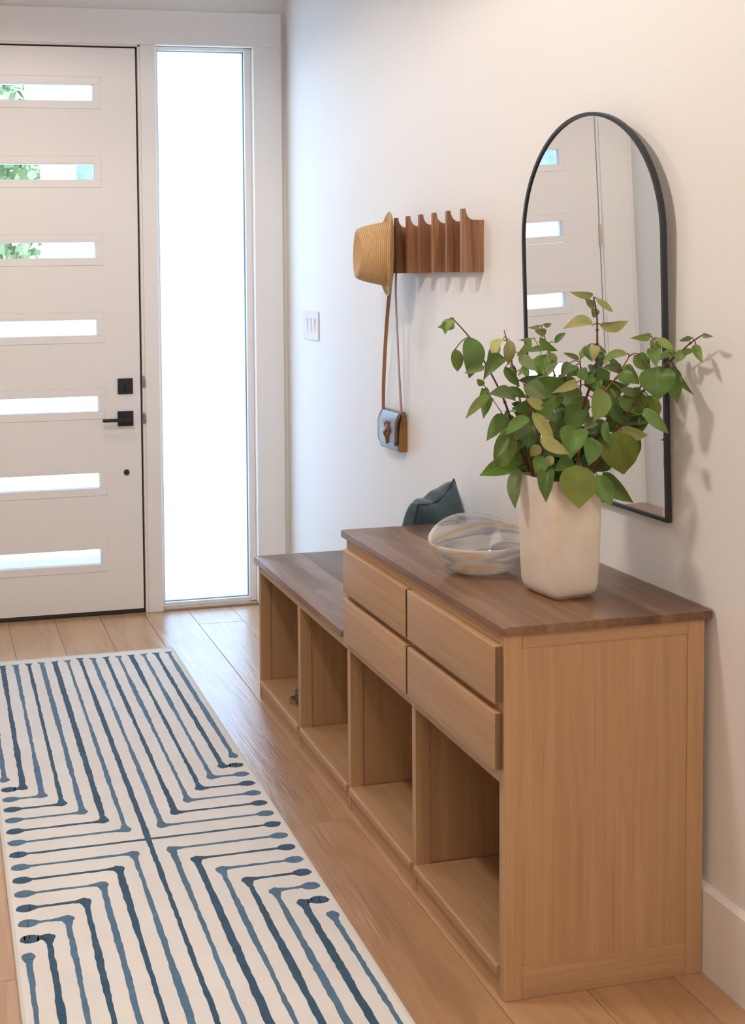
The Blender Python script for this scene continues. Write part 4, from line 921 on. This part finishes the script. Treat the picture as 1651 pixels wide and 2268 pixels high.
def leaf_mat(name, top, under, rough=.42):
    m, t, b = mat(name); L = t.links.new
    uv = N(t, 'ShaderNodeTexCoord'); sp = N(t, 'ShaderNodeSeparateXYZ'); L(uv.outputs['UV'], sp.inputs[0])
    # side veins: bands of (along - k*|across|) that arch towards the tip; midrib at across = 0
    ab = N(t, 'ShaderNodeMath', operation='ABSOLUTE'); L(sp.outputs['X'], ab.inputs[0])
    k1 = N(t, 'ShaderNodeMath', operation='MULTIPLY_ADD'); L(ab.outputs[0], k1.inputs[0]); k1.inputs[1].default_value = -.42; L(sp.outputs['Y'], k1.inputs[2])
    k2 = N(t, 'ShaderNodeMath', operation='MULTIPLY'); L(k1.outputs[0], k2.inputs[0]); k2.inputs[1].default_value = 46.0
    s1 = N(t, 'ShaderNodeMath', operation='SINE'); L(k2.outputs[0], s1.inputs[0])
    pw = N(t, 'ShaderNodeMapRange'); pw.inputs[1].default_value = .90; pw.inputs[2].default_value = 1.0; L(s1.outputs[0], pw.inputs[0])
    md = N(t, 'ShaderNodeMapRange'); md.inputs[1].default_value = .05; md.inputs[2].default_value = .015; md.inputs[3].default_value = 0; md.inputs[4].default_value = 1.3; L(ab.outputs[0], md.inputs[0])
    mxv = N(t, 'ShaderNodeMath', operation='MAXIMUM'); L(pw.outputs[0], mxv.inputs[0]); L(md.outputs[0], mxv.inputs[1])
    c = N(t, 'ShaderNodeTexCoord'); n = N(t, 'ShaderNodeTexNoise'); n.inputs['Scale'].default_value = 22; n.inputs['Detail'].default_value = 5; L(c.outputs['Object'], n.inputs['Vector'])
    info = N(t, 'ShaderNodeObjectInfo')
    r = ramp(t, ((.25, tuple(v*.78 for v in top)), (.75, tuple(min(1, v*1.2) for v in top)))); L(n.outputs['Fac'], r.inputs[0])
    vein = tuple(min(1, v*1.25+.015) for v in top)
    mixv = N(t, 'ShaderNodeMix', data_type='RGBA'); vm = N(t, 'ShaderNodeMath', operation='MULTIPLY'); vm.inputs[1].default_value = .45; L(mxv.outputs[0], vm.inputs[0]); L(vm.outputs[0], mixv.inputs[0]); L(r.outputs[0], mixv.inputs[6]); mixv.inputs[7].default_value = (*vein, 1)
    geo = N(t, 'ShaderNodeNewGeometry'); mixb = N(t, 'ShaderNodeMix', data_type='RGBA'); L(geo.outputs['Backfacing'], mixb.inputs[0]); L(mixv.outputs[2], mixb.inputs[6]); mixb.inputs[7].default_value = (*under, 1)
    hs_ = N(t, 'ShaderNodeHueSaturation'); mr = N(t, 'ShaderNodeMapRange'); mr.inputs[3].default_value = .78; mr.inputs[4].default_value = 1.22; L(info.outputs['Random'], mr.inputs[0]); L(mr.outputs[0], hs_.inputs['Value']); L(mixb.outputs[2], hs_.inputs['Color'])
    L(hs_.outputs[0], b.inputs['Base Color']); b.inputs['Roughness'].default_value = rough; b.inputs['Specular IOR Level'].default_value = .35
    bp = N(t, 'ShaderNodeBump'); bp.inputs['Strength'].default_value = .3; bp.inputs['Distance'].default_value = .0008; bp.invert = True; L(mxv.outputs[0], bp.inputs['Height']); L(bp.outputs[0], b.inputs['Normal'])
    tl = N(t, 'ShaderNodeBsdfTranslucent'); L(hs_.outputs[0], tl.inputs['Color']); ms = N(t, 'ShaderNodeMixShader'); ms.inputs[0].default_value = .22
    L(b.outputs[0], ms.inputs[1]); L(tl.outputs[0], ms.inputs[2]); L(ms.outputs[0], t.nodes['Material Output'].inputs[0])
    return m
UN = (.30, .33, .13)
LM = {'u': leaf_mat('leaf_green', (.125, .225, .052), UN), 'l': leaf_mat('leaf_light', (.235, .330, .088), UN), 'y': leaf_mat('leaf_pale', (.44, .45, .175), (.42, .42, .17), .55),
      'g': leaf_mat('leaf_greyish', (.205, .275, .115), UN, .36), 'd': leaf_mat('leaf_dark', (.072, .145, .050), (.10, .16, .06), .36), 'b': leaf_mat('leaf_bright', (.165, .310, .045), UN), 'o': leaf_mat('leaf_olive', (.185, .240, .038), UN)}
stem_red = plain('stem_red', (.150, .042, .026), .45, bump=.2, bscale=300); stem_orange = plain('stem_orange', (.300, .105, .030), .45, bump=.2, bscale=300); stem_green = plain('stem_green', (.20, .30, .07), .5)
BR_L = ['longest branch, leaning far left out of the vase with drooping leaves', 'upright branch with a bare red tip at the left of the vase', 'thin dark-stemmed branch with pale upturned leaves at the front left of the vase',
        'thin side shoot low on the left with drooping light leaves', 'green-stemmed branch with fresh bright leaves in front of the mirror edge', 'orange-stemmed branch with small curled top leaves, left of the tallest',
        'short straight dark branch in the middle of the vase with two light top leaves', 'tallest branch with paired yellow-green leaves in front of the mirror', 'branch reaching farthest right past the mirror frame to the wall',
        'orange-stemmed branch leaning right with a pale tip below the mirror reflection', 'low branch on the right with a large drooping leaf', 'branch on the right topped by two arched leaves in front of the mirror frame']
BR_M = [stem_red, stem_orange, stem_red, stem_orange, stem_green, stem_orange, stem_red, stem_red, stem_red, stem_orange, stem_red, stem_red]
BR_R = [.0036, .0034, .0026, .0016, .0022, .0030, .0028, .0036, .0036, .0034, .0032, .0028]
rl = random.Random(9)
def leaf_bm(Bp, Tp, width, bow, phi, droop, fold, wavy):
    Ld = Tp-Bp; ln = Ld.length; e = Ld.normalized(); view = (CAM_LOC-(Bp+Tp)/2).normalized()
    S = e.cross(view).normalized(); Nn = S.cross(e).normalized()
    c_, s_ = math.cos(phi), math.sin(phi); S2 = S*c_ + Nn*s_; N2 = Nn*c_ - S*s_
    wd = width/max(.75, c_)
    na, nw = 11, 3; bm = bmesh.new(); uvl = bm.loops.layers.uv.new('uv'); rows = []
    for i in range(na+1):
        t = i/na
        # ovate blade: widest at 40 %, drawn out to a fine tip
        h = (math.sin(math.pi*min(1, t**.74))**.72)*(1 if t < .75 else 1-.45*((t-.75)/.25)**1.2) if 0 < t < 1 else 0
        h = max(h, .010)*.5*wd*1.16
        mid = Bp + Ld*t + S*(bow*ln*1.0*t*(1-t)*1.6) + N2*(droop*ln*t*(1-t)*2.2)
        row = []
        for k in range(-nw, nw+1):
            s = k/nw; lift = fold*abs(s)**1.3*h + wavy*h*math.sin(t*9+s*2.1)*abs(s)
            row.append((bm.verts.new(mid + S2*(h*s) + N2*lift), (s, t)))
        rows.append(row)
    for ra, rb in zip(rows, rows[1:]):
        for k in range(2*nw):
            q = (ra[k], ra[k+1], rb[k+1], rb[k]); f = bm.faces.new([x[0] for x in q])
            for lp, x in zip(f.loops, q): lp[uvl].uv = x[1]
    return bm
def leaf_obj(bm, m_, parent):
    off = wloc(parent); bmesh.ops.translate(bm, verts=bm.verts, vec=-off)
    me = bpy.data.meshes.new('leaf'); bm.to_mesh(me); bm.free(); me.materials.append(m_)
    for p in me.polygons: p.use_smooth = True
    o = bpy.data.objects.new('leaf', me); COL.objects.link(o); o.parent = parent; return o
for k, path in enumerate(STEMS):
    P0 = Vector(path[0])
    foot = Vector((VC.x + (P0.x-VC.x)*-.35, VC.y + (P0.y-VC.y)*-.35, ZS1+.030)) if k != 3 else None
    root = thing('leafy_branch', tuple(foot if foot else P0), BR_L[k], 'branch', 'branches in the cream vase')
    full = ([tuple(foot)] if foot else []) + path
    P = smoothpath(full, 4); n = len(P); r0 = BR_R[k]
    bm = bmesh.new(); tube(bm, P, [r0*(1-.62*i/(n-1)) for i in range(n)], 8)
    for i, q in enumerate(path[3:-1]):                       # swollen leaf nodes
        q = Vector(q); rr2 = r0*.95*(1-.5*i/len(path)); d_ = Vector((0, 0, .003)); tube(bm, [q-d_, q, q+d_], [rr2*.7, rr2*1.25, rr2*.7], 8)
    for lf in LEAVES:                                          # petioles
        if lf[0] != k+1: continue
        b_ = Vector(lf[1:4]); s_ = Vector(lf[10:13])
        if .004 < (b_-s_).length < .12: tube(bm, smoothpath([s_, (b_+s_)/2 + Vector((0, 0, .004)), b_ + (Vector(lf[4:7])-b_)*.03], 3), [.0011]*7, 5)
    obj('stem', bm, BR_M[k], root, True)
    for lf in LEAVES:
        if lf[0] != k+1: continue
        tone = lf[9]; phi = rl.uniform(-.6, .6) if tone not in 'ou' else rl.uniform(-.3, .3)
        bm = leaf_bm(Vector(lf[1:4]), Vector(lf[4:7]), lf[7], lf[8], phi, rl.uniform(.04, .30) if tone != 'o' else .08, rl.uniform(.10, .62) if tone != 'o' else .15, rl.uniform(0, .14))
        leaf_obj(bm, LM[tone], root)
